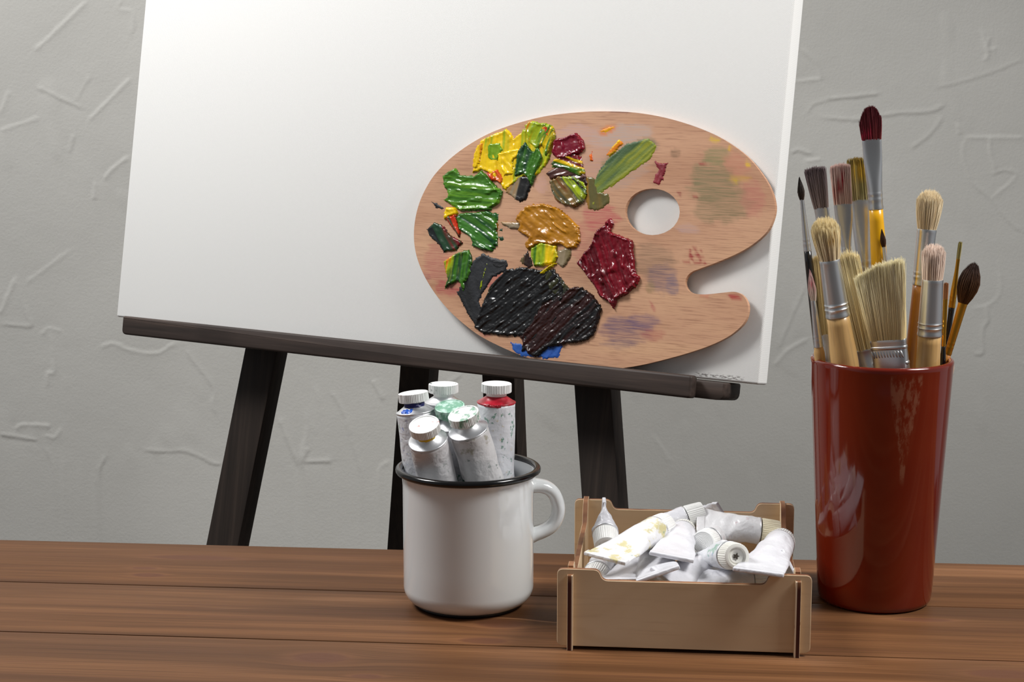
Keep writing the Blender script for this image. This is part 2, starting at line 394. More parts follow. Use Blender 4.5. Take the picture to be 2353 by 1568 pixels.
# ================================================================== SETTING
def build_wall():
    Yw = 2.30
    ridges = [
        [(283, 0), (270, 20), (300, 25), (308, 50), (300, 80)], [(200, 2), (130, 70), (80, 115)], [(20, 210), (0, 262)], [(208, 175), (175, 230)], [(300, 180), (255, 225), (205, 275)],
        [(85, 200), (190, 250)], [(0, 300), (90, 270)], [(295, 362), (262, 385), (240, 410)], [(218, 420), (215, 460)], [(170, 310), (160, 350)], [(165, 573), (60, 650)],
        [(35, 640), (10, 700), (0, 720)], [(35, 640), (55, 700), (70, 740), (65, 750), (0, 745)], [(142, 762), (112, 754), (95, 770)], [(115, 765), (125, 850), (110, 860), (108, 890)],
        [(232, 798), (260, 790), (300, 805), (360, 812), (390, 795), (405, 790)], [(430, 805), (440, 825), (490, 890), (487, 930), (495, 950)], [(0, 998), (85, 1012)], [(38, 988), (50, 977), (105, 978), (108, 985)],
        [(105, 1030), (120, 1065), (125, 1098)], [(143, 1055), (145, 1110), (157, 1120), (205, 1118)], [(245, 1045), (225, 1085), (218, 1120), (220, 1180), (203, 1190)],
        [(330, 1035), (380, 1038), (430, 1038), (490, 1065), (508, 1066)], [(450, 1130), (495, 1130)], [(30, 1190), (0, 1220)], [(140, 985), (125, 1005), (105, 1000)],
        [(725, 890), (735, 930), (755, 1030), (760, 1062), (785, 1175)], [(760, 1060), (695, 1062)], [(695, 1060), (708, 1030)],
        [(703, 945), (705, 990), (693, 1055), (703, 1085), (700, 1100), (680, 1115), (670, 1150), (660, 1160), (600, 1152)], [(650, 1162), (645, 1190), (630, 1205)], [(640, 960), (665, 1020), (685, 1070)],
        [(760, 900), (790, 950), (820, 1050), (832, 1085)], [(870, 1092), (873, 1075), (895, 1060)], [(855, 875), (880, 920)],
        [(1840, 112), (1870, 140), (1885, 175), (1878, 182), (1820, 188)], [(1880, 185), (1905, 225), (1870, 240), (1855, 260)], [(1905, 228), (1960, 222), (2020, 215)],
        [(1885, 270), (1960, 275), (2010, 268), (2070, 260), (2140, 255), (2170, 240)], [(2165, 270), (2140, 305), (2095, 340)], [(2150, 200), (2200, 190), (2280, 165), (2353, 135)],
        [(2255, 72), (2270, 120), (2260, 140)], [(2275, 85), (2268, 112), (2290, 112)], [(2220, 315), (2212, 355), (2235, 420), (2270, 450), (2320, 510), (2353, 535)], [(2275, 318), (2275, 350), (2287, 390)], [(2220, 316), (2353, 316)],
        [(2280, 400), (2310, 392), (2335, 405), (2280, 455)], [(1820, 352), (1835, 345), (1865, 355)], [(1850, 370), (1885, 366)], [(2200, 285), (2205, 310)],
        [(2293, 600), (2300, 650), (2290, 685), (2262, 705), (2235, 708)], [(2265, 705), (2270, 735), (2258, 760), (2258, 810), (2240, 812)], [(2353, 1150), (2310, 1190), (2315, 1220), (2305, 1240)], [(2340, 1300), (2340, 1265), (2353, 1255)],
        [(1780, 840), (1810, 805), (1855, 780)], [(1790, 800), (1812, 745), (1850, 660)], [(1525, 1110), (1532, 1155)], [(1728, 1130), (1732, 1165)], [(1840, 1235), (1860, 1225)], [(1030, 880), (1060, 862)], [(1500, 1000), (1540, 1060)]]
    xs = np.concatenate([np.linspace(-2.2, -1.36, 5), np.arange(-1.34, 1.34, 0.0021), np.linspace(1.36, 2.2, 5)])
    zs = np.concatenate([np.linspace(0, 0.56, 5), np.arange(0.58, 1.27, 0.0019), np.linspace(1.3, 2.6, 8)])
    X, Z = np.meshgrid(xs, zs); H = np.zeros_like(X)
    rr = random.Random(5); world_r = []
    for k in range(46):                  # the same trowel marks go on beyond the frame
        x, z = rr.choice((-1, 1)) * rr.uniform(0.74, 1.3), rr.uniform(0.62, 1.24); a = rr.uniform(0, 2 * PI); q = [(x, z)]
        for _ in range(rr.randint(2, 4)): a += rr.uniform(-0.7, 0.7); l = rr.uniform(.015, .045); x += l * math.cos(a); z += l * math.sin(a); q.append((x, z))
        world_r.append(q)
    for k, r in enumerate(ridges + world_r):
        pts = [at_y(x, y, Yw) for x, y in r] if k < len(ridges) else [Vector((x, Yw, z)) for x, z in r]; P = np.array([(p.x, p.z) for p in pts])
        P = catmull(P, 5, closed=False)
        lo, hi = P.min(0) - 0.03, P.max(0) + 0.03
        ix = np.where((xs > lo[0]) & (xs < hi[0]))[0]; iz = np.where((zs > lo[1]) & (zs < hi[1]))[0]
        if len(ix) == 0 or len(iz) == 0: continue
        sl = np.ix_(iz, ix); x, z = X[sl], Z[sl]
        best = np.full(x.shape, 9.0); sd = np.zeros(x.shape); tt = np.zeros(x.shape)
        n = len(P) - 1
        for i in range(n):
            a, b = P[i], P[i + 1]; ab = b - a; L2 = max((ab ** 2).sum(), 1e-12)
            t = np.clip(((x - a[0]) * ab[0] + (z - a[1]) * ab[1]) / L2, 0, 1)
            dx, dz = x - a[0] - t * ab[0], z - a[1] - t * ab[1]; d = np.sqrt(dx * dx + dz * dz)
            s = np.sign(ab[0] * dz - ab[1] * dx); u = d < best
            best = np.where(u, d, best); sd = np.where(u, s, sd); tt = np.where(u, (i + t) / n, tt)
        amp = 0.0007 * (0.6 + 0.7 * ((k * 37) % 10) / 10) * np.clip(np.minimum(tt, 1 - tt) * 8 + 0.25, 0, 1)
        sgn = 1 if k % 3 else -1
        best = best + 0.0018 * (vnoise(x * 120, z * 120) - 0.5)
        H[sl] += amp * (np.exp(-(best / 0.0024) ** 2) + 0.5 * sgn * sd * np.exp(-best / 0.008) * (1 - np.exp(-(best / 0.002) ** 2)))
    H += 0.0010 * (fbm(X * 5, Z * 5, 3) - 0.5) + 0.0005 * (fbm(X * 22 + Z * 9, Z * 22, 2) - 0.5)
    H += 0.0006 * np.clip(fbm(X * 30 + 5, Z * 16 + X * 12, 2) - 0.72, 0, 1) * 6
    nz, nx = X.shape
    V = np.stack([X.ravel(), Yw - H.ravel(), Z.ravel()], 1)
    i = np.arange(nz * nx).reshape(nz, nx)
    Fc = np.stack([i[:-1, :-1].ravel(), i[:-1, 1:].ravel(), i[1:, 1:].ravel(), i[1:, :-1].ravel()], 1)
    # solid slab behind the plaster face
    o = mesh('wall_back', V, Fc, m_wall()); tag(o, kind='structure')
    bm = bmesh.new(); add_box(bm, -3.0, 3.0, -0.6, 2.6, -0.02, 0.0)
    fl = NT('floor_boards'); fl.p(color=fl.ramp(fl.noise(1.0, fl.map((2, 30, 1)), detail=4), [(0.3, (70, 58, 50)), (0.7, (96, 82, 70))]), rough=0.6)
    tag(bm_mesh('floor', bm, fl.m), kind='structure')
build_wall()
# ================================================================== TABLE
def build_table():
    t = thing('table', 'brown stained pine table of long horizontal boards that everything in front stands on', 'table', TAB_M)
    bm = bmesh.new()
    for k in range(6):
        y1 = -0.1095 * k - 0.0007; y0 = -0.1095 * (k + 1) + 0.0007
        add_box(bm, -0.95, 0.95, y0, y1, -0.028, 0.0, 0.0009, 2)
    add_box(bm, -0.948, 0.948, -0.1095 * 6 + 0.003, -0.003, -0.036, -0.0279, 0.0)
    bm_mesh('tabletop', bm, MT_TABLE, t, angle=40)
    for sx in (-0.88, 0.88):
        for sy in (-0.60, -0.06):
            bm = bmesh.new(); add_box(bm, sx - 0.03, sx + 0.03, sy - 0.03, sy + 0.03, -TZ, -0.028, 0.003, 2)
            bm_mesh('leg', bm, MT_TABLE, t, angle=40)
    bm = bmesh.new()
    add_box(bm, -0.85, 0.85, -0.61, -0.59, -0.11, -0.028, 0.002); add_box(bm, -0.85, 0.85, -0.07, -0.05, -0.11, -0.028, 0.002)
    bm_mesh('apron', bm, MT_TABLE, t, angle=40)
build_table()
# ================================================================== EASEL, CANVAS, PALETTE
PHI, LAM = math.radians(32.5), math.radians(10)
EN = Vector((-math.sin(PHI) * math.cos(LAM), -math.cos(PHI) * math.cos(LAM), math.sin(LAM)))
EU = Vector((math.cos(PHI), -math.sin(PHI), 0)); EW = EN.cross(EU); EW = -EW if EW.z < 0 else EW
EO = on_plane(267, 728, CAM + ray(1620, 870) * 1.5, EN)
def frame(o, x, z):
    y = z.cross(x)
    return Matrix(((x.x, y.x, z.x, o.x), (x.y, y.y, z.y, o.y), (x.z, y.z, z.z, o.z), (0, 0, 0, 1)))
EM = frame(EO, EU, EW)
def e_loc(px, py, c):            # pixel -> (a, b) on the easel plane shifted c towards the viewer
    q = on_plane(px, py, EO + EN * c, EN) - EO; return q.dot(EU), q.dot(EW)
def build_easel():
    t = thing('easel', 'dark stained wooden easel standing behind the table holding the blank canvas', 'easel', EM)
    # lip (front rail) and shelf under the canvas ; local axes: x along, y back, z up the easel
    bm = bmesh.new()
    add_prism(bm, round_poly([(0.0345, 0.0022), (0.0345, -0.0172), (0.7018, -0.0172), (0.7018, 0.0024)], [0.002, 0.006, 0.003, 0.003]), 'y', -0.0255, -0.0138, 0.0022, 3)
    bm_mesh('ledge_lip', bm, MT_DARK, t, angle=40)
    bm = bmesh.new()
    add_prism(bm, round_poly([(0.036, -0.0012), (0.036, -0.0165), (0.7262, -0.0165), (0.7262, -0.0012)], [0.002, 0.006, 0.007, 0.002]), 'y', -0.0110, 0.022, 0.001, 2)
    bm_mesh('ledge_shelf', bm, MT_DARK, t, angle=40)
    # front legs, in the plane of the easel: left edge (a at b) and width
    zf = (TZ + EO.z - TZ) / EW.z
    floor_b = -(EO.z - 0.0) / EW.z
    for (a0, b0, a1, b1, w) in ((0.1645, -0.0187, 0.136, -0.2281, 0.0425), (0.5600, -0.0197, 0.5770, -0.1104, 0.039)):
        k = (a1 - a0) / (b1 - b0)
        A = lambda b: a0 + k * (b - b0)
        top, bot = 0.62, floor_b + 0.012
        bm = bmesh.new()
        add_prism(bm, [(A(bot), bot), (A(bot) + w, bot), (A(top) + w, top), (A(top), top)], 'y', 0.0225, 0.0415, 0.0015, 2)
        bm_mesh('front_leg', bm, MT_LEG, t, angle=40)
    # rear legs, swung back from the top of the frame
    lam2 = math.radians(-7)
    n2 = Vector((-math.sin(PHI) * math.cos(lam2), -math.cos(PHI) * math.cos(lam2), math.sin(lam2)))
    w2 = n2.cross(EU); w2 = -w2 if w2.z < 0 else w2
    P2 = CAM + ray(1060, 850) * 1.78
    M2 = frame(P2, EU, w2)
    def loc2(px, py):
        q = on_plane(px, py, P2, n2) - P2; return q.dot(EU), q.dot(w2)
    for (p0, p1, w) in (((920, 845), (890, 1262), 0.037), ((1108, 862), (1120, 1120), 0.0385)):
        (a0, b0), (a1, b1) = loc2(*p0), loc2(*p1); k = (a1 - a0) / (b1 - b0); A = lambda b: a0 + k * (b - b0)
        bot = -(P2.z) / w2.z + 0.006; top = 0.60
        Vv = []
        for b in (bot, top):
            for (da, dy) in ((0, 0), (w, 0), (w, 0.018), (0, 0.018)):
                Vv.append(M2 @ Vector((A(b) + da, dy, b)))
        Fc = [[0, 1, 5, 4], [1, 2, 6, 5], [2, 3, 7, 6], [3, 0, 4, 7], [3, 2, 1, 0], [4, 5, 6, 7]]
        mesh('rear_leg', Vv, Fc, MT_LEG, t, smooth=False)
    bm = bmesh.new(); add_box(bm, 0.22, 0.56, 0.042, 0.062, 0.55, 0.60, 0.002)
    bm_mesh('top_bar', bm, MT_LEG, t, angle=40)
build_easel()
def build_canvas():
    t = thing('stretched_canvas', 'large blank white stretched canvas standing on the easel ledge', 'canvas', EM)
    W, Hh, T = 0.7518, 0.56, 0.0195
    bm = bmesh.new(); add_box(bm, 0, W, 0, T, 0, Hh, 0.0022, 4)
    for f in [f for f in bm.faces if f.normal.y > 0.9 and f.calc_area() > 0.1]: bm.faces.remove(f)
    bm_mesh('canvas_cloth', bm, MT_CANVAS, t, angle=50)
    for (x0, x1, z0, z1) in ((0.004, 0.045, 0.004, Hh - 0.004), (W - 0.045, W - 0.004, 0.004, Hh - 0.004), (0.045, W - 0.045, 0.004, 0.045), (0.045, W - 0.045, Hh - 0.045, Hh - 0.004)):
        bm = bmesh.new(); add_box(bm, x0, x1, 0.004, T + 0.0005, z0, z1, 0.001)
        bm_mesh('stretcher_bar', bm, MT_PINE, t, angle=40)
build_canvas()
# palette: leans on the canvas, foot on the ledge
PB = EO + EN * 0.0128
PWv = (EW * 0.23 - EN * 0.0083).normalized()
PM = frame(PB, EU, PWv); PN = -(PWv.cross(EU)).normalized(); PMI = PM.inverted()
def p_loc(px, py):
    q = PMI @ on_plane(px, py, PB, PN); return q.x, q.z
def p_loc_np(pts):
    pts = np.asarray(pts, float)
    u, v = (pts[:, 0] - CX) / F, (pts[:, 1] - CY) / F
    D = np.stack([u, cp - v * sp, -sp - v * cp], 1)
    n = np.array(PN); t = (np.array(PB - CAM) @ n) / (D @ n)
    Q = np.array(CAM) + D * t[:, None]
    inv = np.array(PMI); L = Q @ inv[:3, :3].T + inv[:3, 3]
    return L[:, 0], L[:, 2]
PAL_OUT = [(1390, 256), (1460, 259), (1530, 271), (1600, 292), (1660, 319), (1715, 358), (1752, 402), (1773, 440), (1781, 475), (1776, 505), (1762, 533), (1735, 558), (1700, 580), (1650, 602),
           (1610, 617), (1590, 625), (1578, 637), (1574, 652), (1580, 666), (1592, 674), (1620, 677), (1660, 673), (1688, 671), (1705, 678), (1716, 693), (1719, 712), (1713, 736), (1697, 756), (1670, 776), (1630, 795),
           (1580, 812), (1530, 826), (1480, 838), (1440, 845), (1395, 850), (1340, 849), (1280, 842), (1220, 825), (1175, 808), (1120, 782), (1085, 760), (1040, 722), (1005, 682), (978, 640), (960, 598), (952, 560), (952, 520), (960, 478),
           (975, 440), (1000, 400), (1040, 360), (1090, 325), (1140, 300), (1200, 280), (1260, 266), (1330, 258)]
PAL_HOLE = [(1499 + 63 * math.cos(a), 487 + 53.5 * math.sin(a)) for a in np.arange(28) * 2 * PI / 28]
def in_poly(x, y, P):
    c = np.zeros(x.shape, bool); n = len(P); j = n - 1
    for i in range(n):
        xi, yi, xj, yj = P[i][0], P[i][1], P[j][0], P[j][1]
        if yi != yj: c ^= ((yi > y) != (yj > y)) & (x < (xj - xi) * (y - yi) / (yj - yi) + xi)
        j = i
    return c
def sdist(x, y, P):
    best = np.full(x.shape, 1e9); n = len(P)
    for i in range(n):
        a, b = np.array(P[i], float), np.array(P[(i + 1) % n], float); ab = b - a
        t = np.clip(((x - a[0]) * ab[0] + (y - a[1]) * ab[1]) / max((ab ** 2).sum(), 1e-9), 0, 1)
        best = np.minimum(best, np.hypot(x - a[0] - t * ab[0], y - a[1] - t * ab[1]))
    return np.where(in_poly(x, y, P), best, -best)
YE, YG, GN, DG, BK, OC, RD, ORG, CR, BR, GY, BL = [(238, 196, 4), (158, 178, 22), (62, 116, 26), (24, 62, 36), (17, 18, 20), (170, 112, 18), (196, 30, 16), (222, 116, 12), (124, 6, 28), (38, 12, 11), (150, 134, 108), (32, 78, 160)]
STAINS = [  # centre px, rx, ry, angle deg, colour, amount  (thin, dried colour soaked into the wood)
    ((1330, 310), 60, 26, 0, (196, 160, 150), .75), ((1430, 310), 70, 26, -12, (186, 168, 160), .7), ((1395, 300), 26, 10, -20, ORG, .7), ((1375, 380), 45, 50, 0, (200, 160, 146), .5), ((1435, 400), 60, 30, -25, (176, 152, 140), .5),
    ((1440, 360), 68, 24, -28, (96, 110, 56), .75), ((1490, 335), 24, 20, -20, (110, 108, 84), .55), ((1640, 420), 62, 50, 0, (122, 118, 82), .72), ((1660, 470), 72, 48, 0, (128, 116, 82), .66), ((1648, 360), 30, 26, 0, (128, 130, 84), .6),
    ((1690, 380), 34, 30, 30, (196, 128, 104), .55), ((1730, 460), 30, 46, 0, (188, 110, 100), .45), ((1641, 322), 14, 6, 10, (222, 186, 20), .9), ((1676, 338), 6, 7, 0, (222, 176, 20), .85), ((1718, 377), 9, 5, 0, (230, 190, 10), .95), ((1735, 372), 10, 6, 45, (170, 40, 40), .8),
    ((1552, 352), 12, 13, 0, (110, 84, 58), .6), ((1582, 600), 7, 5, 0, (150, 26, 40), .8), ((1590, 592), 6, 8, 0, (150, 26, 40), .8), ((1602, 586), 5, 9, 0, (150, 26, 40), .8), ((1611, 592), 5, 8, 0, (150, 26, 40), .8), ((1607, 604), 8, 4, 0, (150, 26, 40), .8), ((1585, 578), 5, 6, 0, (150, 26, 40), .8), ((1596, 571), 4, 8, 0, (150, 26, 40), .8), ((1613, 578), 4, 4, 0, (150, 26, 40), .8), ((1574, 604), 5, 3, 0, (150, 26, 40), .8), ((1596, 604), 6, 4, 0, (150, 26, 40), .8), ((1622, 604), 4, 3, 0, (150, 26, 40), .8), ((1612, 378), 9, 4, -20, (150, 36, 44), .8), ((1597, 452), 8, 4, -20, (150, 36, 44), .8), ((1560, 445), 8, 5, 30, (130, 30, 36), .7),
    ((1500, 600), 52, 44, 0, (140, 112, 88), .6), ((1520, 640), 36, 36, 0, (112, 92, 104), .62), ((1545, 655), 16, 28, 0, (120, 104, 118), .65), ((1495, 660), 12, 18, 0, (140, 120, 80), .55), ((1380, 500), 44, 34, 0, (184, 76, 84), .62), ((1345, 555), 40, 50, 0, (190, 110, 100), .45),
    ((1440, 760), 62, 34, 0, (122, 90, 102), .55), ((1430, 745), 50, 22, 0, (108, 90, 112), .5), ((1480, 740), 40, 22, 0, (104, 84, 116), .5), ((1430, 790), 44, 14, 0, (104, 90, 108), .45), ((1500, 770), 30, 14, 0, (170, 80, 76), .4),
    ((1010, 600), 40, 50, 0, (178, 96, 92), .5), ((1035, 660), 40, 22, 0, (176, 70, 78), .62), ((975, 640), 18, 14, 0, (150, 90, 90), .45), ((1125, 640), 30, 26, 0, (176, 70, 80), .6), ((1115, 765), 16, 12, 30, (186, 110, 100), .7),
    ((1245, 425), 16, 22, 0, (205, 160, 144), .75), ((1420, 257), 26, 5, 5, (92, 30, 34), .8), ((1690, 684), 20, 7, 25, (168, 40, 48), .85), ((1620, 677), 12, 8, 0, (206, 104, 88), .6), ((1700, 410), 30, 8, 0, (206, 160, 60), .45), ((1690, 415), 8, 8, 0, (206, 172, 20), .5), ((1500, 705), 4, 16, -30, (170, 50, 70), .6), ((1580, 525), 30, 12, 10, (190, 160, 156), .5)]
# dabs: outline, colours, stroke angle (deg, image space), height (m), layer, glossy, streakiness
DABS = [
    ([(1165, 618), (1200, 612), (1240, 620), (1275, 618), (1292, 640), (1300, 670), (1292, 715), (1265, 770), (1225, 800), (1196, 812), (1204, 775), (1150, 772), (1110, 768), (1088, 752), (1100, 720), (1112, 690), (1130, 650)], [BK, (13, 13, 15), (24, 25, 27)], -38, .0016, 1, 1, 1.5, 'black_paint'),
    ([(1050, 672), (1085, 600), (1110, 582), (1130, 592), (1166, 600), (1166, 622), (1132, 640), (1116, 668), (1100, 692), (1112, 722), (1095, 757), (1072, 720)], [(33, 34, 38), (40, 42, 46), BK], 70, .0007, 0, 0, .6, 'black_paint'),
    ([(1240, 705), (1290, 675), (1310, 660), (1337, 658), (1367, 680), (1384, 710), (1377, 742), (1366, 772), (1340, 787), (1300, 792), (1260, 802), (1238, 823), (1215, 816), (1200, 790), (1195, 775), (1220, 745)], [BR, (46, 15, 13), BK, (32, 10, 10)], -42, .0018, 2, 1, 1.6, 'brown_paint'),
    ([(1172, 786), (1196, 790), (1215, 800), (1276, 786), (1292, 796), (1284, 822), (1258, 826), (1236, 822), (1196, 818), (1178, 806)], [BL, (44, 96, 180), BL], -60, .0004, 0, 0, 1, 'blue_paint'),
    ([(1402, 498), (1412, 512), (1405, 532), (1425, 540), (1456, 552), (1460, 590), (1462, 630), (1474, 636), (1465, 657), (1445, 675), (1420, 690), (1412, 714), (1400, 697), (1378, 682), (1365, 655), (1345, 630), (1326, 605), (1345, 580), (1360, 560), (1372, 530), (1390, 515)], [(104, 4, 22), (122, 6, 28), (88, 3, 18), (112, 5, 26)], 72, .0034, 1, 1, 1.2, 'crimson_paint'),
    ([(1500, 368), (1518, 374), (1536, 374), (1530, 392), (1525, 412), (1515, 426), (1501, 421), (1505, 402), (1514, 390)], [(122, 36, 46), (140, 44, 54)], 70, .0008, 0, 0, 1, 'crimson_paint'),
    ([(1083, 400), (1096, 372), (1090, 350), (1104, 322), (1165, 294), (1182, 316), (1210, 292), (1240, 283), (1264, 298), (1276, 322), (1262, 372), (1242, 398), (1220, 412), (1205, 405), (1182, 426), (1160, 440), (1150, 424), (1130, 402), (1110, 392)], [YE, (244, 206, 16), YG, YE, (244, 206, 16), YE, (240, 200, 10)], 95, .0014, 0, 1, 1.0, 'yellow_paint'),
    ([(1120, 330), (1152, 326), (1157, 346), (1146, 371), (1130, 374), (1119, 360)], [YG, (122, 162, 26), (96, 146, 26), YG], 95, .0012, 2, 1, 1.2, 'lime_paint'),
    ([(1206, 286), (1218, 277), (1236, 279), (1258, 284), (1271, 290), (1279, 312), (1268, 347), (1255, 364), (1246, 337), (1235, 347), (1214, 326), (1207, 300)], [YG, YE, GN, YG, ORG, YG], 112, .0018, 2, 1, 1.3, 'lime_paint'),
    ([(1143, 352), (1202, 337), (1196, 360), (1183, 372), (1183, 402), (1160, 407), (1146, 380)], [YE, (246, 210, 20), YE], 60, .0016, 2, 1, .5, 'yellow_paint'),
    ([(1181, 407), (1188, 350), (1206, 324), (1226, 345), (1240, 334), (1249, 361), (1236, 397), (1222, 432), (1214, 412), (1205, 402), (1190, 407)], [DG, GN, DG, GN, YE], 105, .0017, 3, 1, 1.5, 'green_paint'),
    ([(1017, 405), (1048, 384), (1058, 402), (1090, 405), (1108, 390), (1126, 410), (1145, 430), (1158, 441), (1148, 469), (1125, 485), (1060, 486), (1017, 461), (1031, 450), (1020, 425)], [GN, (84, 138, 28), (54, 106, 24), GN, (92, 144, 28), GN, DG], 4, .0021, 1, 1, .9, 'green_paint'),
    ([(1111, 384), (1125, 397), (1145, 387), (1161, 410), (1156, 427), (1140, 416), (1130, 419)], [RD, ORG, RD, CR], 60, .0016, 3, 1, 1.4, 'red_paint'),
    ([(1160, 441), (1184, 404), (1216, 404), (1223, 426), (1211, 457), (1195, 467), (1175, 452)], [OC, BK, (40, 38, 38), GY, OC], 105, .0009, 1, 1, .5, 'ochre_paint'),
    ([(1274, 320), (1300, 314), (1325, 303), (1341, 320), (1346, 342), (1335, 354), (1315, 359), (1300, 367), (1280, 367), (1267, 350)], [CR, (118, 10, 40), CR], 80, .0028, 1, 1, .6, 'crimson_paint'),
    ([(1264, 377), (1272, 367), (1300, 355), (1320, 350), (1336, 360), (1346, 397), (1335, 407), (1300, 392), (1270, 387)], [BR, CR, (96, 20, 14), YE, GN, BR], 20, .0016, 2, 1, 1.6, 'mixed_paint'),
    ([(1254, 397), (1275, 384), (1310, 374), (1346, 400), (1351, 422), (1341, 442), (1325, 422), (1290, 407), (1265, 414)], [BR, (96, 60, 52), BR, (70, 24, 24)], -15, .0013, 1, 1, 1.2, 'brown_paint'),
    ([(1261, 415), (1285, 404), (1320, 404), (1346, 420), (1351, 447), (1341, 467), (1322, 480), (1300, 474), (1278, 462), (1267, 440)], [(66, 74, 56), DG, YG, (84, 84, 62), (120, 96, 50), (136, 60, 26), BR], 55, .0018, 3, 1, 1.3, 'mixed_paint'),
    ([(1372, 398), (1400, 360), (1440, 330), (1490, 317), (1510, 334), (1496, 366), (1450, 397), (1410, 427), (1385, 442), (1368, 472), (1354, 480), (1360, 432)], [(84, 104, 64), (60, 88, 50), (104, 122, 48), (140, 144, 30), (86, 110, 40)], -42, .0004, 0, 0, 1.2, 'green_paint'),
    ([(1347, 405), (1365, 408), (1375, 440), (1400, 445), (1403, 466), (1375, 487), (1355, 482), (1344, 460)], [(104, 92, 44), (96, 90, 50), (150, 108, 30)], 85, .0005, 0, 1, .8, 'olive_paint'),
    ([(1194, 486), (1215, 470), (1250, 467), (1286, 477), (1311, 500), (1331, 520), (1336, 552), (1326, 570), (1305, 577), (1290, 562), (1270, 567), (1240, 562), (1215, 577), (1205, 562), (1215, 547), (1189, 531), (1195, 516), (1184, 506)], [OC, (180, 122, 22), OC, (158, 102, 14)], 40, .0022, 1, 1, .8, 'ochre_paint'),
    ([(1148, 505), (1165, 508), (1196, 510), (1200, 531), (1175, 527), (1154, 519)], [OC, GY, (120, 110, 96)], 0, .0012, 0, 1, 1, 'ochre_paint'),
    ([(1057, 490), (1120, 485), (1147, 490), (1143, 530), (1146, 562), (1130, 580), (1110, 577), (1085, 567), (1079, 546), (1055, 531), (1048, 500)], [DG, (34, 84, 38), GN, (20, 70, 36), (60, 120, 36), DG], 35, .0015, 1, 1, 1.4, 'green_paint'),
    ([(1028, 474), (1048, 477), (1057, 492), (1020, 507), (1021, 485)], [YE, (244, 206, 16)], 30, .0015, 2, 1, .6, 'yellow_paint'),
    ([(1022, 499), (1049, 491), (1062, 537), (1055, 547), (1035, 521)], [RD, (214, 54, 14), DG, RD], 60, .0014, 2, 1, 1.2, 'red_paint'),
    ([(979, 526), (1000, 509), (1020, 520), (1035, 541), (1066, 556), (1050, 577), (1020, 581), (1000, 556), (985, 541)], [BK, CR, DG, BK, (34, 44, 44)], 60, .0012, 1, 1, 1.2, 'black_paint'),
    ([(989, 461), (1005, 465), (1022, 481), (1000, 479)], [(46, 48, 52), BK], 30, .0006, 0, 0, 1, 'black_paint'),
    ([(1018, 600), (1050, 580), (1078, 573), (1086, 590), (1084, 627), (1070, 652), (1066, 672), (1055, 647), (1021, 667), (1028, 640)], [YG, DG, GN, DG, YG, ORG, YE], 97, .0018, 1, 1, 1.2, 'green_paint'),
    ([(1219, 570), (1245, 555), (1281, 565), (1286, 591), (1276, 607), (1245, 614), (1228, 612), (1221, 590)], [YG, YE, YG, GN, DG], 95, .0015, 3, 1, 1.1, 'lime_paint'),
    ([(1282, 575), (1311, 567), (1314, 591), (1295, 618), (1279, 606)], [(118, 104, 68), GY, (110, 96, 60)], 100, .0007, 2, 1, 1, 'olive_paint'),
    ([(1192, 602), (1214, 575), (1226, 612), (1214, 618)], [(92, 92, 60), BR, (110, 96, 60)], 100, .0006, 0, 1, 1, 'olive_paint'),
    ([(1237, 628), (1270, 604), (1283, 604), (1257, 627), (1250, 634)], [YE, YG], -30, .0014, 4, 1, 1, 'yellow_paint'),
    ([(1353, 357), (1361, 348), (1366, 371), (1355, 373)], [RD, ORG], 80, .0010, 0, 1, 1, 'red_paint'),
    ([(1394, 356), (1412, 330), (1422, 316), (1434, 330), (1402, 362)], [YE, ORG, YG], -45, .0005, 1, 1, 1.2, 'yellow_paint'),
    ([(1378, 302), (1400, 290), (1412, 293), (1390, 306)], [ORG, YE], -25, .0003, 0, 0, 1, 'orange_paint'),
    ([(1088, 352), (1104, 326), (1112, 330), (1108, 372), (1094, 394), (1086, 384)], [ORG, YE, (230, 150, 14)], 95, .0014, 2, 1, 1, 'yellow_paint'),
    ([(1243, 292), (1262, 284), (1272, 300), (1262, 318), (1250, 310)], [ORG, RD, YE], 110, .0012, 3, 1, 1, 'orange_paint'),
    ([(1262, 616), (1290, 640), (1310, 664), (1296, 690), (1270, 676), (1250, 640)], [(22, 24, 22), (52, 54, 30), BK], -40, .0014, 2, 1, 1.5, 'black_paint'),
    ([(1132, 594), (1164, 598), (1168, 612), (1150, 620), (1130, 616)], [(46, 48, 52), BK], 10, .0006, 1, 0, 1, 'black_paint'),
    ([(1144, 545), (1156, 542), (1160, 552), (1150, 558)], [DG, (34, 70, 50)], 0, .0005, 0, 0, 1, 'green_paint'),
    ([(1146, 526), (1156, 524), (1156, 533), (1147, 534)], [DG, (34, 70, 50)], 0, .0005, 0, 0, 1, 'green_paint'),
    ([(1142, 492), (1146, 520), (1140, 546), (1130, 520), (1132, 494)], [OC, BR, DG], 90, .0007, 1, 1, 1, 'olive_paint'),
    ([(1102, 660), (1118, 604), (1122, 606), (1110, 650), (1106, 680)], [(96, 100, 30), YG, BK], 80, .0010, 2, 1, 1, 'lime_paint'),
    ([(1110, 692), (1128, 660), (1140, 644), (1146, 648), (1128, 676), (1116, 690)], [(60, 66, 30), BK, DG], -60, .0012, 3, 1, 1, 'olive_paint')]
